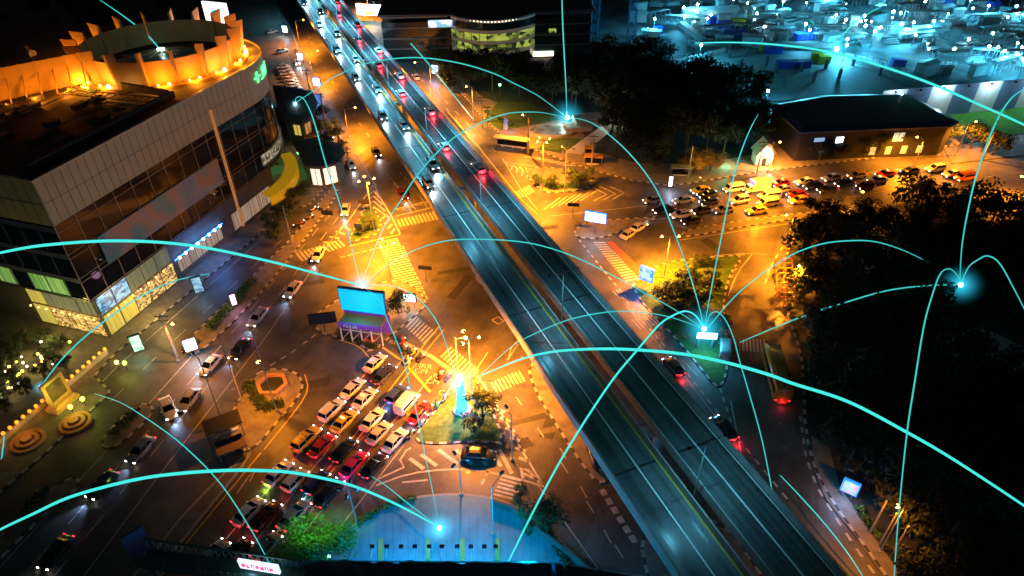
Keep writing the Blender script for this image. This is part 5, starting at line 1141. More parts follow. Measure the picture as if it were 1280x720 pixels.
        loft(rf, [(1.4, .9, .5, 2.1, .02), (2.2, .92, .45, 2.05, .04), (2.7, .9, .45, 1.4, .04), (2.95, .85, .5, 1.2, .02)])
        gl.face([(2.28, -.75, 1.98), (2.72, -.78, 1.42), (2.72, .78, 1.42), (2.28, .75, 1.98)])
        for s_ in (-1, 1): q = [Vector((1.6, s_*.935, 1.3)), Vector((2.4, s_*.935, 1.3)), Vector((2.2, s_*.935, 1.85)), Vector((1.6, s_*.935, 1.85))]; gl.face(q if s_ < 0 else q[::-1])
        Lf, Lb, zh, zt, ws, wx, wr_, wy = 2.95, -3.12, .75, .8, .78, (-1.9, 2.0), .4, .9
    else:
        loft(b, [(-5.5, 1.15, .5, 2.9, .03), (-5.4, 1.24, .4, 3.0, .06), (5.3, 1.24, .4, 3.0, .06), (5.5, 1.15, .5, 2.8, .03)])
        for s_ in (-1, 1): q = [Vector((-5, s_*1.255, 1.5)), Vector((5.1, s_*1.255, 1.5)), Vector((5.1, s_*1.255, 2.4)), Vector((-5, s_*1.255, 2.4))]; gl.face(q if s_ < 0 else q[::-1])
        gl.face([(5.52, -1.05, 1.3), (5.52, 1.05, 1.3), (5.46, 1.0, 2.6), (5.46, -1.0, 2.6)]); rf.box((-1.5, 0, 3.16), (3, 1.5, .22))
        Lf, Lb, zh, zt, ws, wx, wr_, wy = 5.5, -5.5, .8, .9, 1.05, (-3.4, 3.4), .48, 1.05
    local(b, 'body', M_body, t, kind not in ('truck',))
    local(gl, 'windows', M_glass, t); local(rf, 'roof' if kind not in ('truck',) else 'cab', M_body, t)
    wheelset(t, wx, wy, wr_, rims)
    for s_ in (-1, 1):
        g = MB(); g.box((Lf-.03, s_*ws*.86, zh-.15), (.1, .3, .13)); local(g, 'headlight', M_head if head else M_headoff, t)
        g = MB(); g.box((Lb+.02, s_*ws*.9, zt), (.12, .3, .15)); local(g, 'tail_light', M_tail if tail else mat('dull_red_glass', (.3, .01, .01), .2), t)
        if rims and kind != 'bus': g = MB(); g.box((.8 if kind != 'truck' else 2.5, s_*1.0, 1.02), (.16, .2, .13)); local(g, 'mirror', M_body, t)
    if rims: g = MB(); g.box((Lb-.03, 0, .62), (.04, .5, .14)); local(g, 'number_plate', M_plate, t); g = MB(); g.box((Lb-.01, 0, .42), (.12, 1.4, .16)); local(g, 'bumper', M_body, t); g = MB(); g.box((Lf+.01, 0, .42), (.12, 1.3, .16)); local(g, 'bumper', M_body, t)
    if taxi: g = MB(); g.box((-.3, 0, zr+.12), (.25, .7, .16)); local(g, 'taxi_sign', mat('taxi_sign', (1, .8, .2), .3, emit=(1, .75, .2), es=2), t)
    if rack:
        g = MB()
        for x in (-1.5, -.9, -.3): g.box((x, 0, 1.8), (.06, 1.3, .05))
        for s_ in (-1, 1): g.box((-.9, s_*.6, 1.83), (1.8, .05, .05))
        local(g, 'roof_rack', M_steel, t)
    if underglow: lamp(t, 'under_light', (Lb-.5, 0, .35), underglow[1]/KP, underglow[0], size=.2)
    if tl: lamp(t, 'tail_glow', (Lb-.55, 0, .55), tl/KP, (1, .03, .05), size=.25)
    if beam:
        lamp(t, 'head_beam', (Lf+.15, 0, zh+.05), beam/KP, beamcol, 'SPOT', .12, rad(75), (0, rad(-76), 0), .8)
    reg(t); return t
PROTO = {}
COLR = {'white': (.78, .77, .73), 'black': (.015, .015, .017), 'dark': (.03, .03, .035), 'red': (.5, .02, .02), 'silver': (.42, .43, .45), 'yellow': (.75, .5, .04), 'orange': (.85, .2, .02), 'beige': (.6, .52, .4), 'blue': (.03, .06, .35), 'dark red': (.1, .01, .015), 'grey': (.25, .25, .26), 'pink': (.6, .03, .12), 'dark blue': (.02, .03, .08), 'purple lit white': (.6, .5, .75), 'green': (.05, .3, .1)}  # the purple tinted white carries purple light in its paint
def setcol(o, c):
    o.color = (*c, 1)
    for ch in CH.get(o.name, []): pass
def car(kind, colr, pos, heading, label, group, name=None, **kw):
    key = (kind, tuple(sorted((k, str(v)) for k, v in kw.items())))
    if key not in PROTO:
        t = make_vehicle(kind, **kw); PROTO[key] = t; fresh = True
    else: t = copy_tree(PROTO[key])
    t.location = pos; t.rotation_euler = (0, 0, heading); t.scale = (random.uniform(.95, 1.05), random.uniform(.97, 1.03), random.uniform(.95, 1.06)); tag(t, label, None, group)
    c = COLR[colr]; j = random.uniform(.9, 1.1); c = tuple(x*j for x in c)
    for o in [t]+list(t.children): o.color = (*c, 1)
    return t
def head(p, q, z=0):
    d_ = G(*q, z)-G(*p, z); return math.atan2(d_.y, d_.x)
HQ = head((262, 700), (430, 500)); HQ2 = head((291, 655), (329, 620))
QH = (HQ+HQ2)/2
ords = 'front second third fourth fifth sixth seventh'.split()
lanes = [('leftmost', [((469, 453), 'sedan', 'white', {}), ((441, 485), 'sedan', 'white', {}), ((415, 513), 'suv', 'white', {}), ((383, 549), 'suv', 'yellow', {'rack': True}), ((348, 591), 'sedan', 'white', {'underglow': ((.6, 1, .1), 60)}), ((311, 639), 'sedan', 'white', {}), ((265, 694), 'sedan', 'silver', {})]),
 ('second', [((480, 468), 'sedan', 'dark', {}), ((456, 498), 'sedan', 'white', {'taxi': True}), ((431, 526), 'sedan', 'yellow', {'taxi': True}), ((403, 557), 'sedan', 'red', {}), ((369, 600), 'hatch', 'beige', {}), ((332, 645), 'sedan', 'dark red', {}), ((292, 694), 'sedan', 'black', {})]),
 ('third', [((496, 493), 'hatch', 'blue', {'underglow': ((.2, .4, 1), 50)}), ((466, 524), 'sedan', 'white', {}), ((430, 563), 'sedan', 'black', {}), ((395, 603), 'hatch', 'dark blue', {'underglow': ((.1, .6, 1), 30)}), ((368, 644), 'sedan', 'silver', {}), ((333, 683), 'hatch', 'grey', {})]),
 ('fourth', [((509, 504), 'van', 'white', {}), ((474, 541), 'sedan', 'beige', {}), ((443, 580), 'sedan', 'pink', {'underglow': ((1, .05, .8), 70)}), ((411, 616), 'sedan', 'black', {})]),
 ('rightmost', [((525, 516), 'sedan', 'red', {'underglow': ((.6, .6, 1), 50)}), ((494, 550), 'sedan', 'white', {}), ((467, 582), 'sedan', 'black', {})])]
kn = {'sedan': 'sedan', 'hatch': 'hatchback', 'suv': 'tall estate car', 'van': 'van'}
for ln, lst in lanes:
    for i, (p, kd, cl, kw) in enumerate(lst):
        if 'underglow' not in kw: kw = dict(kw, tl=14)
        q = G(*p, .6); car(kd, cl, (q.x, q.y, .0), QH+random.uniform(-.02, .02), '%s %s, %s from the front in the %s lane of the waiting queue' % (cl, kn[kd], ords[i], ln) if i else '%s %s at the front of the %s lane of the waiting queue' % (cl, kn[kd], ln), 'cars waiting in the queue', head=True, **kw)
HE = head((1120, 214), (960, 238))
east = [((854, 250), 'sedan', 'white', 'white car nearest the crossing in the top row of the east road jam'), ((876, 238), 'sedan', 'yellow', 'yellow car above the first white car of the east road jam'), ((917, 236), 'van', 'white', 'white van left of the box truck'), ((976, 229), 'sedan', 'red', 'red car with green and orange roof lamp right of the box truck'), ((1006, 227), 'sedan', 'white', 'white sedan right of the red car with roof lamp'),
 ((1040, 222), 'sedan', 'silver', 'silver sedan left of the yellow one in the top row'), ((1072, 219), 'sedan', 'yellow', 'yellow sedan in the top row left of the tree crown'), ((1017, 232), 'sedan', 'black', 'black sedan below the silver sedan in the jam'), ((1056, 229), 'sedan', 'black', 'black sedan below the yellow sedan of the top row'), ((1034, 237), 'sedan', 'dark', 'dark sedan in the third row right of the red sedan'),
 ((978, 237), 'sedan', 'silver', 'silver sedan directly below the red car with roof lamp'), ((996, 243), 'sedan', 'red', 'red sedan above the lowest yellow sedan'), ((999, 250), 'sedan', 'yellow', 'yellow sedan lowest in its column of the jam'), ((962, 245), 'van', 'white', 'white van right behind the white minivan'), ((960, 254), 'van', 'beige', 'beige minivan beside the median lamp post'), ((924, 251), 'suv', 'purple lit white', 'purple lit white car under the rising cyan arc'),
 ((887, 252), 'sedan', 'dark blue', 'dark blue sedan in the second row near the crossing'), ((885, 243), 'sedan', 'black', 'black sedan behind the yellow car near the crossing'), ((878, 263), 'sedan', 'dark', 'dark sedan in the third row near the crossing'), ((852, 268), 'sedan', 'white', 'white sedan in the lowest row nearest the crossing'), ((864, 276), 'hatch', 'dark', 'dark hatchback lowest of all beside the studded median'), ((1097, 225), 'sedan', 'white', 'white taxi coloured sedan left of the tree crown'),
 ((1107, 217), 'sedan', 'red', 'red sedan with green roof lamp beside the tree crown'), ((1082, 232), 'hatch', 'dark red', 'dark red hatchback at the edge of the tree crown'), ((1138, 213), 'sedan', 'dark', 'dark sedan just above the tree crown'), ((1169, 211), 'suv', 'white', 'white tall car right of the tree crown'), ((1190, 217), 'sedan', 'white', 'white sedan partly hidden behind the orange van'), ((1206, 222), 'van', 'orange', 'orange van last in the east road jam'), ((946, 263), 'sedan', 'yellow', 'yellow sedan at the median edge below the minivans'), ((905, 262), 'sedan', 'grey', 'grey sedan in the third row of the jam'), ((830, 262), 'sedan', 'black', 'black car leaving the east road jam towards the flyover'), ((815, 250), 'hatch', 'silver', 'silver hatchback leaving the east road jam towards the flyover')]
for i, (p, kd, cl, lab) in enumerate(east):
    q = G(*p, .6); kw = {'taxi': True} if 'roof lamp' in lab or 'taxi' in lab else {}
    car(kd, cl, (q.x, q.y, 0), HE+random.uniform(-.04, .04), lab, 'cars in the east road jam', head=True, tail=True, rims=False, beam=55, **kw)
q = G(945, 237, .6); tr = car('truck', 'white', (q.x, q.y, 0), HE, 'box truck with orange lit box and purple lamp in the east road jam', None, beam=60, rims=False)
g = MB(); g.box((1.42, 0, 2.9), (.3, 2.0, .2)); local(g, 'purple_lamp', mat('purple_lamp', (.8, .1, 1), .3, emit=(.8, .1, 1), es=7), tr)
q = G(770, 236, 1.2); car('bus', 'red', (q.x, q.y, 0), HE+.12, 'long red bus on the upper slip road left of the golden tree', None, rims=False, beam=0) if False else None
# silver van, bus, cars under the flyover
q = G(906, 436, .8); car('van', 'silver', (q.x, q.y, .14), head((906, 455), (906, 420)), 'silver van parked beside the wide glowing screen', None, head=False, tail=False)
q = G(971, 466, 1.6); bs = car('bus', 'orange', (q.x, q.y, 0), head((980, 490), (962, 424)), 'orange roofed bus on the road beside the dark park', None, tl=25, name='bus')
q = G(745, 570, .6); car('sedan', 'black', (q.x, q.y, .14), head((752, 592), (738, 552)), 'black car with bright windows parked on the strip beside the flyover', None, head=False, tail=False)
q = G(598, 567, .7); car('sedan', 'black', (q.x, q.y, 0), head((578, 566), (618, 569)), 'black car standing on the hatched paint below the centre island', None, head=False, tail=False, taxi=False)
q = G(503, 243, .6); car('hatch', 'dark red', (q.x, q.y, 0), head((497, 232), (509, 250)), 'dark red car with two bright headlights before the upper zebra crossing', None, beam=260)
# oncoming traffic on the flyover: headlights towards the camera on the left deck, tail lights on the right deck
yl = math.atan2(-fd.y, -fd.x); yr = math.atan2(fd.y, fd.x)
PL = 'first second third fourth fifth sixth seventh eighth ninth tenth eleventh twelfth thirteenth fourteenth'.split()
def lanecars(t_, ss, yaw, lab, grp, **kw):
    for i, s_ in enumerate(ss):
        p = FL(s_, t_, .01); cl = random.choice(('white', 'silver', 'grey', 'black', 'white')); kd = random.choice(('sedan', 'sedan', 'hatch', 'suv'))
        car(kd, cl, p, yaw, '%s %s %s, %s from the bottom' % (cl, kn[kd].replace('tall estate car', 'estate'), lab, PL[i]), grp, **kw)
lanecars(.13, (96, 136, 168, 196, 228, 262, 300), yl, 'in the outer lane of the left flyover deck', 'cars on the flyover', rims=False, head=True, tail=False, beam=2200, beamcol=(.75, .95, 1))
lanecars(.34, (104, 128, 156, 184, 214, 246, 280), yl, 'in the inner lane of the left flyover deck', 'cars on the flyover', rims=False, head=True, tail=False, beam=2200, beamcol=(.75, .95, 1))
lanecars(.66, (112, 150, 176, 204, 238, 276, 310), yr, 'in the inner lane of the right flyover deck', 'cars on the flyover', rims=False, head=True, tail=True, tl=480, beam=400)
lanecars(.87, (98, 134, 164, 190, 222, 258, 292), yr, 'in the outer lane of the right flyover deck', 'cars on the flyover', rims=False, head=True, tail=True, tl=480, beam=400)
# surface traffic
srf = [((372, 78), (352, 20), 'on the upper left road, highest'), ((388, 130), (370, 72), 'on the upper left road, second from the top'), ((412, 168), (392, 118), 'on the upper left road where it bends'), ((438, 205), (418, 168), 'on the upper left road above the four headed lamp'), ((470, 190), (445, 150), 'beside the flyover just above the chevron island'), ((432, 262), (440, 235), 'left of the chevron island'), ((398, 318), (420, 280), 'entering the junction below the chevron island')]
for i, (p, q_, l) in enumerate(srf):
    q = G(*p, .6); cl = ('white', 'silver', 'black', 'white', 'grey', 'silver', 'white')[i]; car('sedan', cl, (q.x, q.y, 0), head(q_, p), cl+' car with bright headlights '+l, 'cars on the west roads', rims=False, beam=420, beamcol=(.9, .93, 1))
for i, (p, q_, cl, l) in enumerate((((366, 362), (392, 330), 'white', 'highest'), ((322, 396), (355, 355), 'silver', 'second'), ((300, 436), (330, 400), 'black', 'third'), ((262, 456), (290, 425), 'white', 'fourth'), ((236, 500), (262, 465), 'silver', 'fifth'), ((210, 510), (200, 484), 'white', 'turning out of the mall lane,'), ((176, 562), (205, 530), 'grey', 'sixth'), ((128, 606), (160, 575), 'dark', 'seventh'), ((70, 690), (100, 655), 'dark', 'lowest'))):
    q = G(*p, .6); car('sedan', cl, (q.x, q.y, 0), head(q_, p), '%s car with lit headlights, %s on the wide west road' % (cl, l), 'cars on the west roads', rims=True, beam=520, beamcol=(.35, .58, 1))
for i, (p, q_, cl, l) in enumerate((((842, 458), (826, 438), 'black', 'with glowing red tail lamps right of the flyover below the zebra crossing'), ((905, 535), (888, 515), 'dark', 'with red tail lamps in the lane along the right flyover wall'))):
    q = G(*p, .6); car('sedan', cl, (q.x, q.y, 0), head(p, q_), cl+' car '+l, 'cars right of the flyover', tl=130)
for i, (p, q_, cl, l) in enumerate((((798, 284), (735, 325), 'white', 'above'), ((786, 292), (725, 335), 'beige', 'below'))):
    q = G(*p, .6); car('sedan', cl, (q.x, q.y, 0), head(q_, p), '%s car on the crossing right of the triangular island, %s its neighbour' % (cl, l), 'cars crossing by the triangular island', rims=False, beam=260)
for i, (p, cl) in enumerate((((500, 50), 'white'), ((520, 96), 'silver'), ((548, 150), 'white'))):
    q = G(*p, .6); car('sedan', cl, (q.x, q.y, 0), head((560, 180), (520, 110)), cl+' car with tail lamps on the upper right road, '+('highest', 'middle', 'lowest')[i]+' of three', 'cars on the upper right road', rims=False, beam=260, tl=40)
# parked rows by the brown roofs
pk = [(354+2.1*k, 84+3.9*k) for k in range(9)]
for i, p in enumerate(pk):
    q = G(*p, .6); cl = ('white', 'silver', 'white', 'grey', 'white', 'silver', 'white', 'white', 'silver')[i]
    car('sedan', cl, (q.x, q.y, .14), head((355, 95), (372, 92)), 'parked %s car, %s from the top in the brown roof row' % (cl, 'first second third fourth fifth sixth seventh eighth ninth'.split()[i]), 'parked cars above the brown roof', head=False, tail=False, rims=False)
for i, (p, l) in enumerate((((340, 40), 'beside the top left road edge'), ((353, 64), 'between the small white sign and the parked row'), ((1076, 318), 'in the dark park under the trees'), ((1100, 340), 'deeper in the dark park under the trees'))):
    q = G(*p, .6); car('sedan', 'white', (q.x, q.y, .14), head((355, 95), (372, 90)), 'lone parked white car '+l, None, head=False, tail=False, rims=False)
for p in ((1090, 330),):
    b = G(*p); t = thing('park_lamp', 'dim pale lamp between the cars parked in the dark park', 'lamp', b); g = MB(); g.tube([b, b+Z*3], .07, 6); g.build('post', M_steel, t); g = MB(); g.sphere(b+Z*3.2, .3, 8); g.build('globe', mat('dim_blue_lamp', (.5, .6, 1), .3, emit=(.5, .65, 1), es=3), t); lamp(t, 'lamp_light', (0, -1, 2.6), 50, (.6, .6, 1))
# motorcycles with riders
def make_bike():
    t = thing('motorcycle', '', 'motorcycle')
    for x in (-.62, .62):
        g = MB(); c = Vector((x, 0, .3)); g.tube([c-Vector((0, .06, 0)), c+Vector((0, .06, 0))], .3, 12); local(g, 'wheel', M_tyre, t)
    g = MB(); g.tube([(-.75, 0, .62), (-.3, 0, .7), (.1, 0, .6), (.35, 0, .75), (.5, 0, .9)], [.12, .16, .14, .13, .09], 8); g.tube([(.62, 0, .3), (.45, 0, .95)], .05, 6); g.tube([(0, 0, .6), (0, 0, .35)], .15, 8); local(g, 'frame', M_body, t, True)
    g = MB(); g.box((-.3, 0, .84), (.75, .28, .1)); local(g, 'seat', M_dark, t); g = MB(); g.tube([(.42, -.36, 1.02), (.45, 0, .96), (.42, .36, 1.02)], .025, 5); local(g, 'handlebar', M_steel, t)
    g = MB(); g.sphere((.6, 0, .86), .1, 6); local(g, 'headlight', M_head, t); g = MB(); g.sphere((-.85, 0, .68), .07, 6); local(g, 'tail_light', M_tail, t); reg(t); return t
def make_rider():
    me = bpy.data.meshes.new('skeleton')
    V = [(-.25, 0, .95), (-.2, 0, 1.2), (-.08, 0, 1.42), (-.04, 0, 1.52), (0, 0, 1.62), (0, 0, 1.74),
         (-.1, .19, 1.4), (.1, .26, 1.18), (.36, .3, 1.08), (-.1, -.19, 1.4), (.1, -.26, 1.18), (.36, -.3, 1.08),
         (-.22, .12, .93), (.18, .2, .88), (.1, .2, .5), (.22, .2, .44), (-.22, -.12, .93), (.18, -.2, .88), (.1, -.2, .5), (.22, -.2, .44)]
    Eg = [(0, 1), (1, 2), (2, 3), (3, 4), (4, 5), (2, 6), (6, 7), (7, 8), (2, 9), (9, 10), (10, 11), (0, 12), (12, 13), (13, 14), (14, 15), (0, 16), (16, 17), (17, 18), (18, 19)]
    Rr = [.15, .15, .16, .06, .1, .09, .075, .05, .035, .075, .05, .035, .1, .085, .05, .05, .1, .085, .05, .05]
    me.from_pydata(V, Eg, []); o = bpy.data.objects.new('tmp', me); COL.objects.link(o); m = o.modifiers.new('s', 'SKIN')
    for i, d_ in enumerate(me.skin_vertices[0].data): d_.radius = (Rr[i]*1.05, Rr[i]*1.05); d_.use_root = (i == 0)
    s2 = o.modifiers.new('u', 'SUBSURF'); s2.levels = 1; s2.render_levels = 1
    bpy.context.view_layer.update(); m2 = bpy.data.meshes.new_from_object(o.evaluated_get(bpy.context.evaluated_depsgraph_get())); bpy.data.objects.remove(o); m2.name = 'person'; m2.materials.clear(); m2.materials.append(M_cloth)
    t = link('person', m2); t['category'] = 'person'
    g = MB(); g.sphere((.0, 0, 1.76), .155, 10); local(g, 'helmet', mat('helmet', (.3, .3, .3), .25, objcol=True), t, True)
    for s_ in (-1, 1): g = MB(); g.sphere((.38, s_*.3, 1.08), .05, 6); local(g, 'glove', M_dark, t)
    reg(t); return t
bike0 = make_bike(); rider0 = make_rider()
bikes = [((504, 427), 'red', (.6, .08, .03), 'red shirted rider nearest the planted billboard island'), ((506, 438), 'dark', (.1, .1, .12), 'dark jacketed rider just below the red shirted one'), ((517, 441), 'yellow', (.6, .4, .05), 'yellow jacketed rider in the middle of the upper motorcycle group'), ((511, 452), 'white', (.6, .58, .5), 'pale jacketed rider by the double yellow line'),
  ((527, 448), 'black', (.05, .05, .05), 'black jacketed rider beside the lane lettering'), ((552, 469), 'red', (.3, .3, .35), 'grey jacketed rider left of a pair at the stop line'), ((560, 472), 'blue', (.08, .12, .3), 'blue jacketed rider right of a pair at the stop line'), ((556, 498), 'white', (.4, .42, .5), 'grey blue jacketed rider beside the glowing pylon'),
  ((546, 508), 'green', (.05, .45, .2), 'green shirted rider right of the red sedan'), ((532, 524), 'dark', (.5, .1, .15), 'dark red shirted rider behind the green shirted one'), ((527, 530), 'white', (.55, .55, .5), 'pale shirted rider at the rear of the right side group'), ((514, 543), 'yellow', (.5, .4, .08), 'yellow shirted rider by the right kerb of the queue')]
for i, (p, bc, rc, l) in enumerate(bikes):
    q = G(*p, .5); bk = bike0 if i == 0 else copy_tree(bike0); rd = rider0 if i == 0 else copy_tree(rider0)
    h_ = QH+random.uniform(-.15, .15)
    for o in (bk, rd): o.location = (q.x, q.y, 0); o.rotation_euler = (0, 0, h_)
    for o in [bk]+list(bk.children): o.color = (*COLR[bc], 1)
    rd.color = (*rc, 1); 
    for o in rd.children: o.color = (*random.choice(((.7, .7, .7), (.05, .05, .05), (.6, .05, .05), (.7, .5, .05))), 1)
    tag(bk, '%s motorcycle of the %s' % (bc, l), None, 'motorcycles at the stop line'); tag(rd, '%s, seated, hands on the bars' % l, None, 'motorcycle riders')
for i, (x, y) in enumerate(((371, 284), (377, 279), (392, 262), (401, 262), (388, 272), (231, 437))):
    q = G(x, y, .5); bk = copy_tree(bike0); bk.location = (q.x, q.y, .14); bk.rotation_euler = (0, 0, random.uniform(0, 3)); 
    for o in [bk]+list(bk.children): o.color = (*COLR[('dark', 'red', 'white', 'black', 'grey', 'black')[i]], 1)
    tag(bk, 'riderless %s motorcycle parked under the street trees, %s' % (('dark', 'red', 'white', 'black', 'grey', 'black')[i], ('lowest on the kerb', 'second on the kerb', 'highest on the left', 'highest on the right', 'in the middle', 'beside the small lit square sign')[i]), None, 'parked motorcycles')
# red barriers and bollards
for i, (x, y) in enumerate(((459, 429), (467, 427))):
    b = G(x, y); t = thing('barrier', ('left' if i == 0 else 'right')+' of two red plastic barriers at the planted island tip', 'barrier', b); g = MB(); g.box(b+Z*.5, (1.2, .5, .8), 0, None, .6); g.build('body', mat('red_plastic', (.6, .04, .02), .5), t); g = MB(); g.box(b+Z*.5+Vector((0, -.27, 0)), (1.0, .04, .2)); g.build('stripe', M_white, t)
for i, (x, y, l) in enumerate(((666, 453, 'upper one on the strip beside the flyover'), (676, 468, 'lower one on the strip beside the flyover'), (802, 660, 'one on the lower strip beside the flyover'))):
    b = G(x, y); t = thing('signal_box', 'small dark signal cabinet on a post, '+l, 'cabinet', b); g = MB(); g.box(b+Z*1.6, (.5, .4, .8)); g.build('box', M_dark, t); g = MB(); g.tube([b, b+Z*1.3], .06, 6); g.build('post', M_steel, t)

# ------------------------------------------------------------------ trees, hedges and woods
def leafmesh(name, seed, n, shape, size, m, clumps=14, flat=1.0, droop=.2):
    rng = random.Random(seed); g = MB(); cl = []
    for _ in range(clumps):
        a = rng.uniform(0, 2*math.pi); r_ = rng.random()**.5; z = rng.uniform(-.6, 1)
        cl.append((Vector((math.cos(a)*r_*.72, math.sin(a)*r_*.72, z*.6*flat)), rng.uniform(.24, .5)))
    for i in range(n):
        c, cr_ = cl[rng.randrange(clumps)]
        v = Vector((rng.gauss(0, 1), rng.gauss(0, 1), rng.gauss(0, 1))).normalized()*cr_*rng.uniform(.55, 1.08)
        v.z *= .75; p = c+v
        if shape == 'cone': p = Vector((p.x*(1-.45*(p.z+.6)), p.y*(1-.45*(p.z+.6)), p.z*1.3))
        nn_ = (v.normalized()+Vector((rng.uniform(-.7, .7), rng.uniform(-.7, .7), rng.uniform(-.2, .9)))).normalized()
        X = nn_.cross(Vector((rng.uniform(-1, 1), rng.uniform(-1, 1), .3))).normalized(); Y = nn_.cross(X); s_ = size*rng.uniform(.6, 1.35)
        g.face([p-X*s_-Y*s_*.5, p+X*s_*.2-Y*s_*.6, p+X*s_+Y*s_*.5, p-X*s_*.2+Y*s_*.6])
    return g.mesh(name, m)
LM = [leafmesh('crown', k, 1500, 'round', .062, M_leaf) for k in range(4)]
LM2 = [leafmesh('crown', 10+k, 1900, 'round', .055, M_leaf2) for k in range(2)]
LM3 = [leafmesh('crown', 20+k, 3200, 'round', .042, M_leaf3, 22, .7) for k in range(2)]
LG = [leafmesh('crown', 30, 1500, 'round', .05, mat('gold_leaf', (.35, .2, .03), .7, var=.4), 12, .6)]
def trunkmesh(seed, spread=.5):
    rng = random.Random(seed); g = MB(); g.tube([(0, 0, -1.0), (.02, .01, -.6), (.03, 0, -.25), (0, .02, .1)], [.07, .05, .04, .02], 8)
    for k in range(7):
        a = rng.uniform(0, 6.28); z0 = rng.uniform(-.6, -.2); r_ = rng.uniform(.35, .75)*spread/.5*.8
        g.tube([(0.02, 0, z0), (math.cos(a)*r_*.5, math.sin(a)*r_*.5, z0+.28), (math.cos(a)*r_, math.sin(a)*r_, z0+.6)], [.032, .02, .006], 5)
    return g.mesh('trunk', M_bark)
TM = [trunkmesh(k) for k in range(3)]
def tree(px, r, h, lab, meshes=LM, group=None, name='tree', base=None, z0=.1):
    b = base or G(*px); t = thing(name, lab, 'tree', (b.x, b.y, z0), random.uniform(0, 6.28), group)
    cr_ = link('crown', random.choice(meshes), t, (0, 0, h-r*.75)); cr_.scale = (r, r, r*.95)
    tk = link('trunk', random.choice(TM), t, (0, 0, h-r*.75)); k = (h-r*.75); tk.scale = (r*.9, r*.9, k)
    return t
# big trees one can tell apart
tree((398, 700), 4.2, 6.2, 'large bright green tree spilling over the corner of the blue forecourt', LM3); tree((430, 688), 2.6, 4.4, 'smaller green tree leaning over the forecourt beside the large green one', LM3); tree((372, 712), 3.2, 5.0, 'green tree left of the large bright one beside the lit gantry sign', LM3)
gl_ = thing('tree_light', 'green lamp housing under the bright green trees, added spot shining from above', 'lamp', G(412, 698)); b = G(412, 698); g = MB(); g.cyl(b, .25, .4, 8); g.build('housing', M_dark, gl_)
g = MB(); g.cyl(b+Z*.4, .2, .06, 8); g.build('lens', M_grn, gl_); lamp(gl_, 'lamp_light', (-1, 1.5, 12), 1500, (.3, 1, .1), 'SPOT', .4, rad(62), (0, 0, 0), .7)  # added spot hangs unseen above the crowns and shines down
tree((677, 664), 3.5, 5.2, 'round dark green tree at the right corner of the forecourt', LM2); tree((650, 632), 1.6, 3.0, 'small thin tree by the lower zebra crossing', LM2)
tree((498, 392), 2.9, 4.6, 'round leafy tree right behind the cyan billboard', LM2); tree((462, 412), 1.5, 2.2, 'low green shrub in front of the billboard posts', LM3); tree((478, 414), 1.3, 2.0, 'bright shrub at the right foot of the billboard', LM3); tree((434, 408), 1.4, 1.9, 'dark shrub at the left foot of the billboard', LM2)
tree((604, 526), 3.0, 6.2, 'sparse tree on the right side of the centre island', LM2); tree((592, 536), 2.0, 3.4, 'low bushy tree behind the blue pylon', LM)
tree((462, 286), 1.8, 3.0, 'small bush lit by a lamp on the chevron island', LM2); tree((452, 292), 1.4, 2.2, 'low dark bush on the left of the chevron island', LM2)
for i, (x, y, r_, l) in enumerate(((690, 234, 2.0, 'bush at the left end of the upper planted island'), (715, 234, 3.0, 'bare looking orange lit tree on the upper planted island'), (732, 232, 2.6, 'orange lit tree at the right end of the upper planted island'), (672, 232, 1.4, 'yellow green lit shrub at the left tip of the upper planted island'))): tree((x, y), r_, r_*1.6, l, LM2)
for i, (x, y, r_, l) in enumerate(((872, 214, 4.0, 'golden lit tree with straight poles beside the east road'), (888, 213, 3.4, 'golden lit tree right of the first golden one'), (857, 216, 2.6, 'golden lit tree left of the first golden one'))): tree((x, y), r_, r_*1.5, l, LG)
go_ = thing('tree_light', 'amber uplight in front of the golden trees', 'lamp', G(875, 224)); b = G(875, 224); g = MB(); g.cyl(b, .25, .4, 8); g.build('housing', M_dark, go_); g = MB(); g.cyl(b+Z*.4, .2, .06, 8); g.build('lens', M_amber, go_); lamp(go_, 'lamp_light', (0, -3.5, 6.0), 420, (1, .55, .06), size=.4)
for i, (x, y) in enumerate(((1068, 196), (1090, 194), (1042, 198), (1020, 200), (1122, 191), (1150, 188), (1178, 184), (1160, 184), (1212, 186), (1226, 190), (1240, 194))):
    tree((x, y), random.uniform(3.0, 3.9), random.uniform(5.5, 7.0), 'leafy tree on the verge before the dark hall, %s from the left' % ('third fourth second first fifth sixth eighth seventh ninth tenth eleventh'.split()[i]), LM2 if i in (0, 1, 6) else LM, 'verge trees before the hall')
# street trees by the upper left road
sts = [(405, 150), (415, 165), (402, 172), (424, 180), (410, 190), (428, 196), (396, 160), (362, 268), (352, 280), (370, 256), (340, 292), (345, 300), (381, 246)]
for i, p in enumerate(sts):
    tree(p, random.uniform(2.0, 3.0), random.uniform(3.5, 5), ('brown lit street tree beside the left road near the brown roofs' if i < 7 else 'street tree on the kerb between the mall lane and the left road'), LM2, ('street trees near the brown roofs' if i < 7 else 'street trees on the mall lane kerb'))
for i, (x, y) in enumerate(((525, 62), (510, 50), (532, 74), (545, 84), (498, 36), (515, 35), (532, 48), (552, 100), (540, 66), (562, 112))):
    tree((x, y), random.uniform(2.8, 4.2), random.uniform(5, 7.5), 'orange lit verge tree along the upper right road', LM2, 'verge trees along the upper right road')
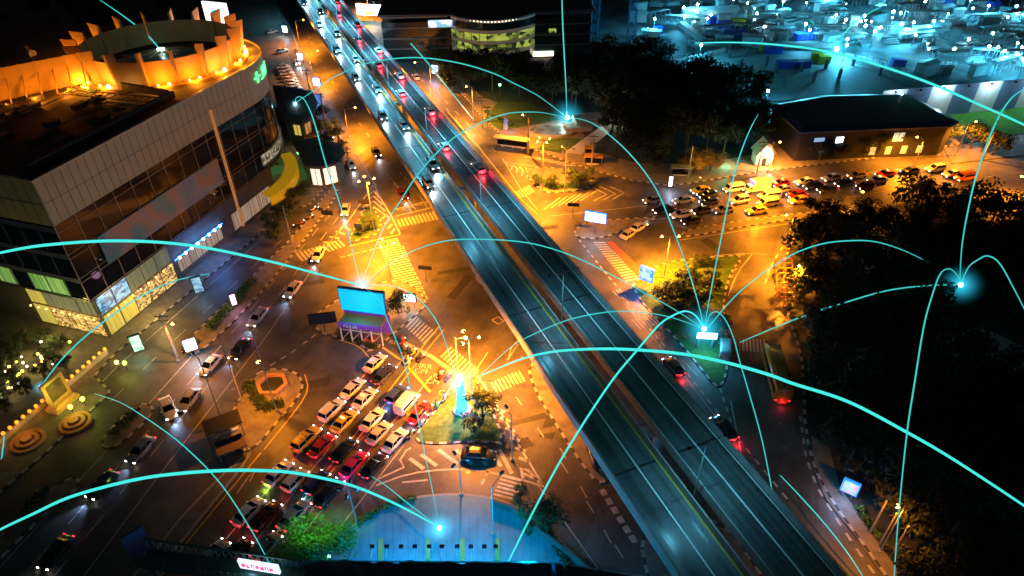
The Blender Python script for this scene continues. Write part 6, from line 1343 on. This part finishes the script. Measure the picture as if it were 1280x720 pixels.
# hedges
def hedge(pts, wd, ht, lab, m=M_leaf2, dens=55, z0=.12):
    p = [G(x, y) for x, y in pts]; g = MB(); rng = random.Random(len(lab)); L = 0
    for a, b in zip(p, p[1:]):
        n = int((b-a).length*dens*wd); d_ = (b-a).normalized(); nn_ = Vector((-d_.y, d_.x, 0))
        for i in range(n):
            c = a.lerp(b, rng.random())+nn_*rng.uniform(-wd/2, wd/2)*(1+.3*math.sin(i))+Z*(z0+ht*rng.random()**.6)
            v = Vector((rng.gauss(0, 1), rng.gauss(0, 1), rng.gauss(.6, 1))).normalized(); X = v.cross(Vector((rng.random(), 1, .2))).normalized(); Y = v.cross(X); s_ = rng.uniform(.1, .2)
            g.face([c-X*s_-Y*s_*.6, c+X*s_-Y*s_*.6, c+X*s_+Y*s_*.6, c-X*s_+Y*s_*.6])
    o = g.build('hedge', m, origin=p[0]); tag(o, lab, 'hedge')
hedge([(318, 352), (290, 385), (262, 415)], 1.6, 1.0, 'long clipped hedge along the divider strip', M_leaf3); hedge([(248, 428), (230, 440)], 1.4, 1.0, 'short hedge below the small lit square sign', M_leaf3)
hedge([(140, 548), (175, 514)], 1.4, .9, 'hedge on the upper oval divider island'); hedge([(28, 650), (62, 612)], 1.4, .9, 'hedge on the lower left divider island'); hedge([(446, 658), (482, 634), (520, 623)], .8, .5, 'low green hedge along the curved forecourt kerb', M_leaf3)
hedge([(668, 222), (690, 236), (725, 234)], 1.6, .8, 'green planting at the foot of the twin lamps', M_leaf3); hedge([(608, 140), (640, 158)], 1.6, .5, 'bright clipped hedge left of the bus shelter', M_leaf3); hedge([(1070, 636), (1085, 658), (1105, 685)], .9, .8, 'green hedge along the park corner pavement', M_leaf3); hedge([(680, 660), (700, 690), (712, 712)], 1.0, .6, 'dark hedge strip behind the round dark tree'); hedge([(425, 420), (470, 436)], 1.0, .6, 'low planting along the lower kerb of the billboard island', M_leaf2); hedge([(310, 480), (330, 512), (355, 505)], 1.8, .5, 'planting around the hexagonal planter')
# dark wood and the park as masses, with the distinct trees on their edges
def inpoly(x, y, P):
    c = False; n = len(P)
    for i in range(n):
        x0, y0 = P[i]; x1, y1 = P[i-1]
        if (y0 > y) != (y1 > y) and x < (x1-x0)*(y-y0)/(y1-y0)+x0: c = not c
    return c
def wood(name, P, n, rmin, rmax, lab, cat, seed, avoid=()):
    rng = random.Random(seed); pts = []; xs = [p[0] for p in P]; ys = [p[1] for p in P]; tries = 0
    while len(pts) < n and tries < 20000:
        tries += 1; x, y = rng.uniform(min(xs), max(xs)), rng.uniform(min(ys), max(ys))
        if not inpoly(x, y, P): continue
        b = G(x, y); r_ = rng.uniform(rmin, rmax)
        if any((b-q).length < (r_+s_)*.55 for q, s_ in pts): continue
        if any((b-G(ax, ay)).length < ar for ax, ay, ar in avoid): continue
        pts.append((b, r_))
    g = MB()
    for b, r_ in pts:
        src = rng.choice(LM); k = r_; a = rng.uniform(0, 6.28); M_ = Matrix.Translation(b+Z*(r_*1.15)) @ Matrix.Rotation(a, 4, 'Z') @ Matrix.Diagonal((k, k, k, 1))
        base = len(g.v); g.v += [M_ @ v.co for v in src.vertices]
        g.f += [[base+i for i in p.vertices] for p in src.polygons]; g.m += [0]*len(src.polygons)
        g.tube([b, b+Z*r_], [.3, .15], 5, 1)
    o = g.build(name, [M_leaf, M_bark]); tag(o, lab, cat, kind='stuff'); return o
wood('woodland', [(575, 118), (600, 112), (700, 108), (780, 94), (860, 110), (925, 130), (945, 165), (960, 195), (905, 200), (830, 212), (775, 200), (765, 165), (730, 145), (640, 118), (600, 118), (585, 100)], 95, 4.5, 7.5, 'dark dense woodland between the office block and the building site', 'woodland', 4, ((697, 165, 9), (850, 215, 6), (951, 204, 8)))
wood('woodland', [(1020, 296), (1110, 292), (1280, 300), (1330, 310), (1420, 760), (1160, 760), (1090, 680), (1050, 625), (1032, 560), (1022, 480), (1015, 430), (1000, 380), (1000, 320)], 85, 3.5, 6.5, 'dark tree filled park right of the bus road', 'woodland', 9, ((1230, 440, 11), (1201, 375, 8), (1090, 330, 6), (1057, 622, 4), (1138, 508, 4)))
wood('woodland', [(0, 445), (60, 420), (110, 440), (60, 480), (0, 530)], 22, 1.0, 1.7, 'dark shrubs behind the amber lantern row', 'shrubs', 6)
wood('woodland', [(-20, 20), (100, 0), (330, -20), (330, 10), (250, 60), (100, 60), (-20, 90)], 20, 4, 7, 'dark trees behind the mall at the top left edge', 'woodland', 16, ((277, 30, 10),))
for i, (x, y, r_, l) in enumerate(((1140, 268, 6.0, 'big dark tree crown hiding part of the east road jam'), (1240, 276, 3.6, 'dark tree on the right at the end of the jam'), (1190, 284, 4.5, 'dark tree between the big crown and the right edge'), (1275, 280, 4.4, 'dark tree at the right edge of the photo beside the east road'), (1050, 290, 3.5, 'orange edged tree at the corner of the dark park'), (1085, 285, 4, 'orange edged tree right of the park corner tree'),
   (850, 372, 3.4, 'leafy orange lit shrub tree at the left of the shrub island'), (832, 380, 2.8, 'shrub tree behind the blue patterned screen'), (868, 390, 3.2, 'dark shrub tree above the wide glowing screen'), (890, 420, 3.0, 'dark shrub tree at the right of the shrub island'), (860, 350, 2.4, 'low bush at the top of the shrub island'), (885, 365, 2.6, 'dark bush right of the low bush on the shrub island'), (845, 400, 2.6, 'dark bush at the kerb left of the glowing screen'), (875, 335, 2.0, 'small bush nearest the hatched corner of the shrub island'),
   (905, 140, 6, 'broad tree lit pale from behind at the edge of the site slab'), (880, 118, 5, 'tree with pale lit gaps beside the slab'), (925, 165, 5, 'green tinted tree left of the shrine'), (830, 84, 5, 'dark tree by the left crane yard'), (900, 180, 4, 'green lit tree behind the golden trees'), (560, 112, 4.5, 'tall dark tree below the office block corner'), (815, 208, 4, 'dark round tree above the bus stop pavement'))):
    tree((x, y), r_, r_*1.55, l, LM2 if i in (4, 5, 6, 10, 14, 18) else LM)

# ------------------------------------------------------------------ arcs of cyan light standing over the city
def cr(pts, n=9):
    out = []; P = [pts[0]]+pts+[pts[-1]]
    for i in range(1, len(P)-2):
        for k in range(n):
            t = k/n; out.append(.5*((2*P[i])+(P[i+1]-P[i-1])*t+(2*P[i-1]-5*P[i]+4*P[i+1]-P[i+2])*t*t+(3*P[i]-P[i-1]-3*P[i+1]+P[i+2])*t**3))
    return out+[P[-2]]
CAMP = Vector((0, 0, CAMH))
DEBUG = []
def arc(px, za, zb, wpx, lab, A=None, B=None, m=M_arc, fade=(0, 0), zs=None):
    """both feet at real places of the city, the bow in the upright plane through them"""
    a = A or G(*px[0], za); b = B or G(*px[-1], zb); d_ = b-a; d_.z = 0; n_ = Vector((-d_.y, d_.x, 0)).normalized(); W = []
    for x, y in px:
        v = F*FPX+R*(x-640)+D*(y-360); t = (a-CAMP).dot(n_)/v.dot(n_); W.append(CAMP+v*t)
    if zs: W = [G(x, y, z) for (x, y), z in zip(px, zs)]
    p = cr(W); dist = sum((q-CAMP).length for q in W)/len(W); r_ = wpx*(.64 if wpx < 3 else .74)*dist/FPX/2
    nn_p = len(p); rs = [r_*(.42+.63*math.sin(math.pi*min(1, max(0, (i+.4)/nn_p)))**.6) for i in range(nn_p)]
    g = MB(); g.tube(p, rs, 6); o = g.build('light_arc', m, origin=p[0]); tag(o, lab, 'light arc'); DEBUG.append((lab[:30], [round(q.z) for q in W], round(d_.length)))
n452, n709, n880, n1201 = (452, 357), (709, 147), (880, 411), (1201, 356)
arc([(-60, 330), (0, 316), (60, 306), (150, 301), (240, 307), (330, 325), (400, 343), n452], 1, 8, 4.0, 'thick cyan arc from the left edge over the mall to the billboard node', A=G(-150, 560), m=M_arcw)
arc([(51, 483), (81, 445), (122, 408), (175, 371), (219, 351), (262, 342)], 1, 1, 2.2, 'thin cyan arc rising from the garden shrubs across the mall shopfronts')
arc([(122, -2), (150, 17), (180, 40), (200, 62), (208, 75)], 20, 32, 2.0, 'thin cyan arc dropping into the lit crown of the mall', A=G(90, -30, 10))
arc([(369, 129), (370, 123), (375, 121), (382, 127), (392, 150), (403, 190), (413, 223), (420, 240), (435, 290), (445, 333), n452], 7, 8, 2.0, 'thin cyan arc from the brown roof down to the billboard node')
arc([(369, 129), (400, 108), (420, 95), (453, 81), (487, 74), (520, 72), (553, 75), (587, 82), (620, 93), (640, 103), (673, 120), n709], 7, 2, 2.0, 'thin cyan arc from the brown roof across the flyover to the plaza node')
arc([n452, (460, 333), (480, 284), (500, 252), (527, 212), (565, 174), (602, 153), (634, 142), (663, 140), (683, 141.6), n709], 8, 2, 2.2, 'cyan arc from the billboard node rising over the flyover to the plaza node')
arc([n709, (726, 149), (742, 155), (762, 169), (783, 188), (803, 211), (822, 240), (840, 283), (860, 337), (873, 380), n880], 2, 5, 2.2, 'cyan arc from the plaza node down to the wide glowing screen')
arc([n452, (461, 350), (487, 330), (520, 312), (553, 302), (587, 299), (640, 301), (680, 308), (723, 323), (773, 348), (807, 367), (840, 385), n880], 8, 5, 2.2, 'cyan arc from the billboard node across both flyover decks to the glowing screen')
arc([n452, (473, 356), (487, 357), (507, 363), (527, 377), (543, 397), (553, 417), (563, 447), (572, 478)], 8, 6, 2.2, 'short cyan arc from the billboard node to the blue pylon')
arc([n452, (467, 368), (477, 380), (483, 397), (493, 420), (502, 443), (512, 480), (523, 527), (533, 577), (542, 620), (549, 660)], 8, 1, 1.8, 'thin cyan arc from the billboard node over the queue to the forecourt node')
arc([(600, 470), (640, 453), (673, 443), (707, 438), (757, 436), (807, 438), (857, 443), (907, 453), (960, 468), (993, 480), (1060, 502), (1133, 540), (1193, 575), (1280, 632), (1350, 680)], 1, 1, 4.6, 'thick cyan arc from the centre over the flyover to the lower right corner', B=G(1420, 740), m=M_arcw)
arc([(600, 469), (640, 433), (673, 415), (707, 401), (740, 393), (773, 389), (807, 391), (840, 397), n880], 1, 5, 2.0, 'thin low cyan arc over the flyover into the glowing screen')
arc([(622, 730), (640, 693), (673, 627), (710, 560), (762, 480), (797, 437), (823, 407), (840, 395), (857, 389), (870, 395), n880], 1, 5, 3.2, 'medium cyan arc from the bottom edge up over the flyover to the glowing screen', A=G(600, 760), m=M_arcw)
arc([n880, (888, 367), (897, 320), (905, 280), (913, 240), (923, 200), (937, 163), (948, 142)], 5, 6, 2.0, 'thin cyan arc from the glowing screen up to the lamp beside the hall')
arc([n880, (887, 407), (907, 383), (930, 360), (960, 337), (993, 317), (1027, 305), (1060, 301), (1093, 302), (1127, 312), (1159, 327)], 5, 8, 2.2, 'cyan arc from the glowing screen ending in the dark park', fade=(0, 1))
arc([n880, (883, 405), (888, 393), (897, 390), (907, 400), (917, 423), (925, 453), (933, 480), (950, 540), (962, 597), (973, 663), (984, 722)], 5, 1, 2.0, 'thin cyan arc from the glowing screen down past the silver van', B=G(990, 760))
arc([(925, 428), (960, 413), (1010, 393), (1060, 377), (1110, 363), (1160, 357), n1201], .5, 9, 2.2, 'cyan arc from the zebra crossing by the bus to the park node', fade=(1, 0))
arc([n1201, (1200, 347), (1203, 303), (1215, 240), (1227, 200), (1243, 157), (1260, 128), (1277, 113), (1300, 102)], 9, 4, 2.0, 'thin cyan arc from the park node up past the striped hoarding', B=G(1370, 120))
arc([n1201, (1200, 350), (1193, 340), (1185, 336), (1175, 343), (1165, 370), (1155, 407), (1143, 480), (1133, 547), (1123, 647), (1117, 730)], 9, 1, 2.0, 'thin cyan arc from the park node down to the bottom edge', zs=(9, 10, 12, 13, 15, 17, 19, 20, 18, 10, 2))
arc([n1201, (1210, 335), (1222, 325), (1235, 320), (1250, 330), (1268, 362), (1290, 405)], 9, 1, 2.0, 'thin cyan arc from the park node to the right edge', B=G(1320, 440))
arc([(1042, 58), (1040, 57), (1013, 25), (987, 0), (975, -12)], 1, 10, 1.8, 'thin cyan line from the site node to the top edge', B=G(1010, -40)) if False else arc([(1046, 61), (1013, 25), (987, 0), (975, -14)], 1, 10, 1.8, 'thin cyan arc from the site node to the top edge', B=G(940, -60))
arc([(1046, 61), (1060, 36), (1082, 19), (1101, 9)], 1, 2, 1.8, 'short thin cyan arc between two lamps of the building site')
arc([(865, 54), (910, 53), (960, 55), (1027, 63), (1093, 80), (1160, 103), (1227, 132), (1280, 156), (1320, 178)], 1, 1, 3.0, 'medium cyan arc over the building site and the striped hoarding', fade=(1, 0), B=G(1350, 220), m=M_arcw)
arc([(702, -14), (704, 43), (707, 100), n709], 30, 2, 2.0, 'thin upright cyan line rising from the plaza node', A=G(730, -60))
arc([(466, 2), (482, 20), (523, 65), (543, 89), (563, 114), (592, 150)], 5, 6, 2.4, 'bright cyan line along the verge of the upper right road', A=G(462, -2, 5), B=G(594, 152, 5))
arc([(-40, 684), (0, 662), (40, 643), (83, 623), (133, 608), (183, 597), (233, 591), (283, 588), (320, 588), (360, 590), (400, 597), (440, 607), (480, 623), (520, 643), (549, 660)], 1, 1, 4.6, 'thick cyan arc from the lower left corner over the roads to the forecourt node', A=G(-90, 760), m=M_arcw)
arc([(118, 492), (150, 503), (183, 523), (217, 547), (240, 567), (263, 590), (287, 620), (320, 673), (348, 726)], 1, 1, 1.8, 'thin cyan arc crossing the west road to the gantry sign', fade=(1, 0), B=G(360, 750))
arc([(464, 595), (485, 609), (507, 627), (528, 643), (549, 660)], .5, 1, 2.0, 'short thin cyan arc from a black queued car to the forecourt node')
arc([(975, 594), (1000, 620), (1033, 657), (1060, 692), (1082, 726)], .5, .5, 2.4, 'cyan line along the road right of the flyover near the bottom', fade=(1, 0), B=G(1090, 740))
arc([(6, 540), (4, 557), (0, 587), (-4, 600)], 1, 1, 1.8, 'tiny cyan line at the left edge beside the lanterns', B=G(-8, 612))
M_node = mat('node_light', (0, 0, 0), .5, emit=(.65, 1, 1), es=6)
def halo(name, r_, col, st_):
    m = bpy.data.materials.new(name); m.use_nodes = True; n = m.node_tree; n.nodes.clear(); o = n.nodes.new('ShaderNodeOutputMaterial'); e = n.nodes.new('ShaderNodeEmission'); e.inputs[0].default_value = (*col, 1)
    tc = n.nodes.new('ShaderNodeTexCoord'); vl = n.nodes.new('ShaderNodeVectorMath'); vl.operation = 'LENGTH'; n.links.new(tc.outputs['Object'], vl.inputs[0])
    mr = n.nodes.new('ShaderNodeMapRange'); mr.inputs[1].default_value = 0; mr.inputs[2].default_value = r_; mr.inputs[3].default_value = 1; mr.inputs[4].default_value = 0; n.links.new(vl.outputs['Value'], mr.inputs[0])
    pw = n.nodes.new('ShaderNodeMath'); pw.operation = 'POWER'; pw.inputs[1].default_value = 3.2; n.links.new(mr.outputs[0], pw.inputs[0]); mu = n.nodes.new('ShaderNodeMath'); mu.operation = 'MULTIPLY'; mu.inputs[1].default_value = st_; n.links.new(pw.outputs[0], mu.inputs[0])
    n.links.new(mu.outputs[0], e.inputs[1]); n.links.new(e.outputs[0], o.inputs['Volume']); return m
def node(px, z, r_, hr, lab, st_=.55):
    c = G(*px, z); t = thing('light_node', lab, 'light node', c); g = MB(); g.sphere((0, 0, 0), r_, 10); local(g, 'core', M_node, t)
    g = MB(); g.sphere((0, 0, 0), hr, 16); local(g, 'halo', halo('node_halo', hr, (.03, .6, .85), st_*5/hr), t)
for px, z, r_, hr, l in ((n452, 8.6, .35, 3.6, 'glowing cyan node on the top edge of the billboard'), (n709, 2, .6, 6.5, 'glowing cyan node over the pond plaza'), (n880, 5, .4, 5, 'glowing cyan node above the wide glowing screen'), (n1201, 9, .4, 4, 'glowing cyan node in the dark park'), ((549, 660), 1, .3, 3.0, 'glowing cyan node on the blue forecourt'),
    ((1046, 61), 1, .8, 8, 'glowing cyan node in the building site'), ((51, 484), 1, .28, 1.5, 'small cyan node in the garden shrubs'), ((369, 130), 7.5, .45, 1.8, 'small cyan node on the brown roof'), ((208, 76), 33.5, .3, 1.2, 'tiny cyan node inside the lit crown'), ((573, 480), 6.5, .4, 3.5, 'glowing cyan node on the tip of the blue pylon')):
    node(px, z, r_, hr, l)
if False:
    for q in DEBUG: print(q)
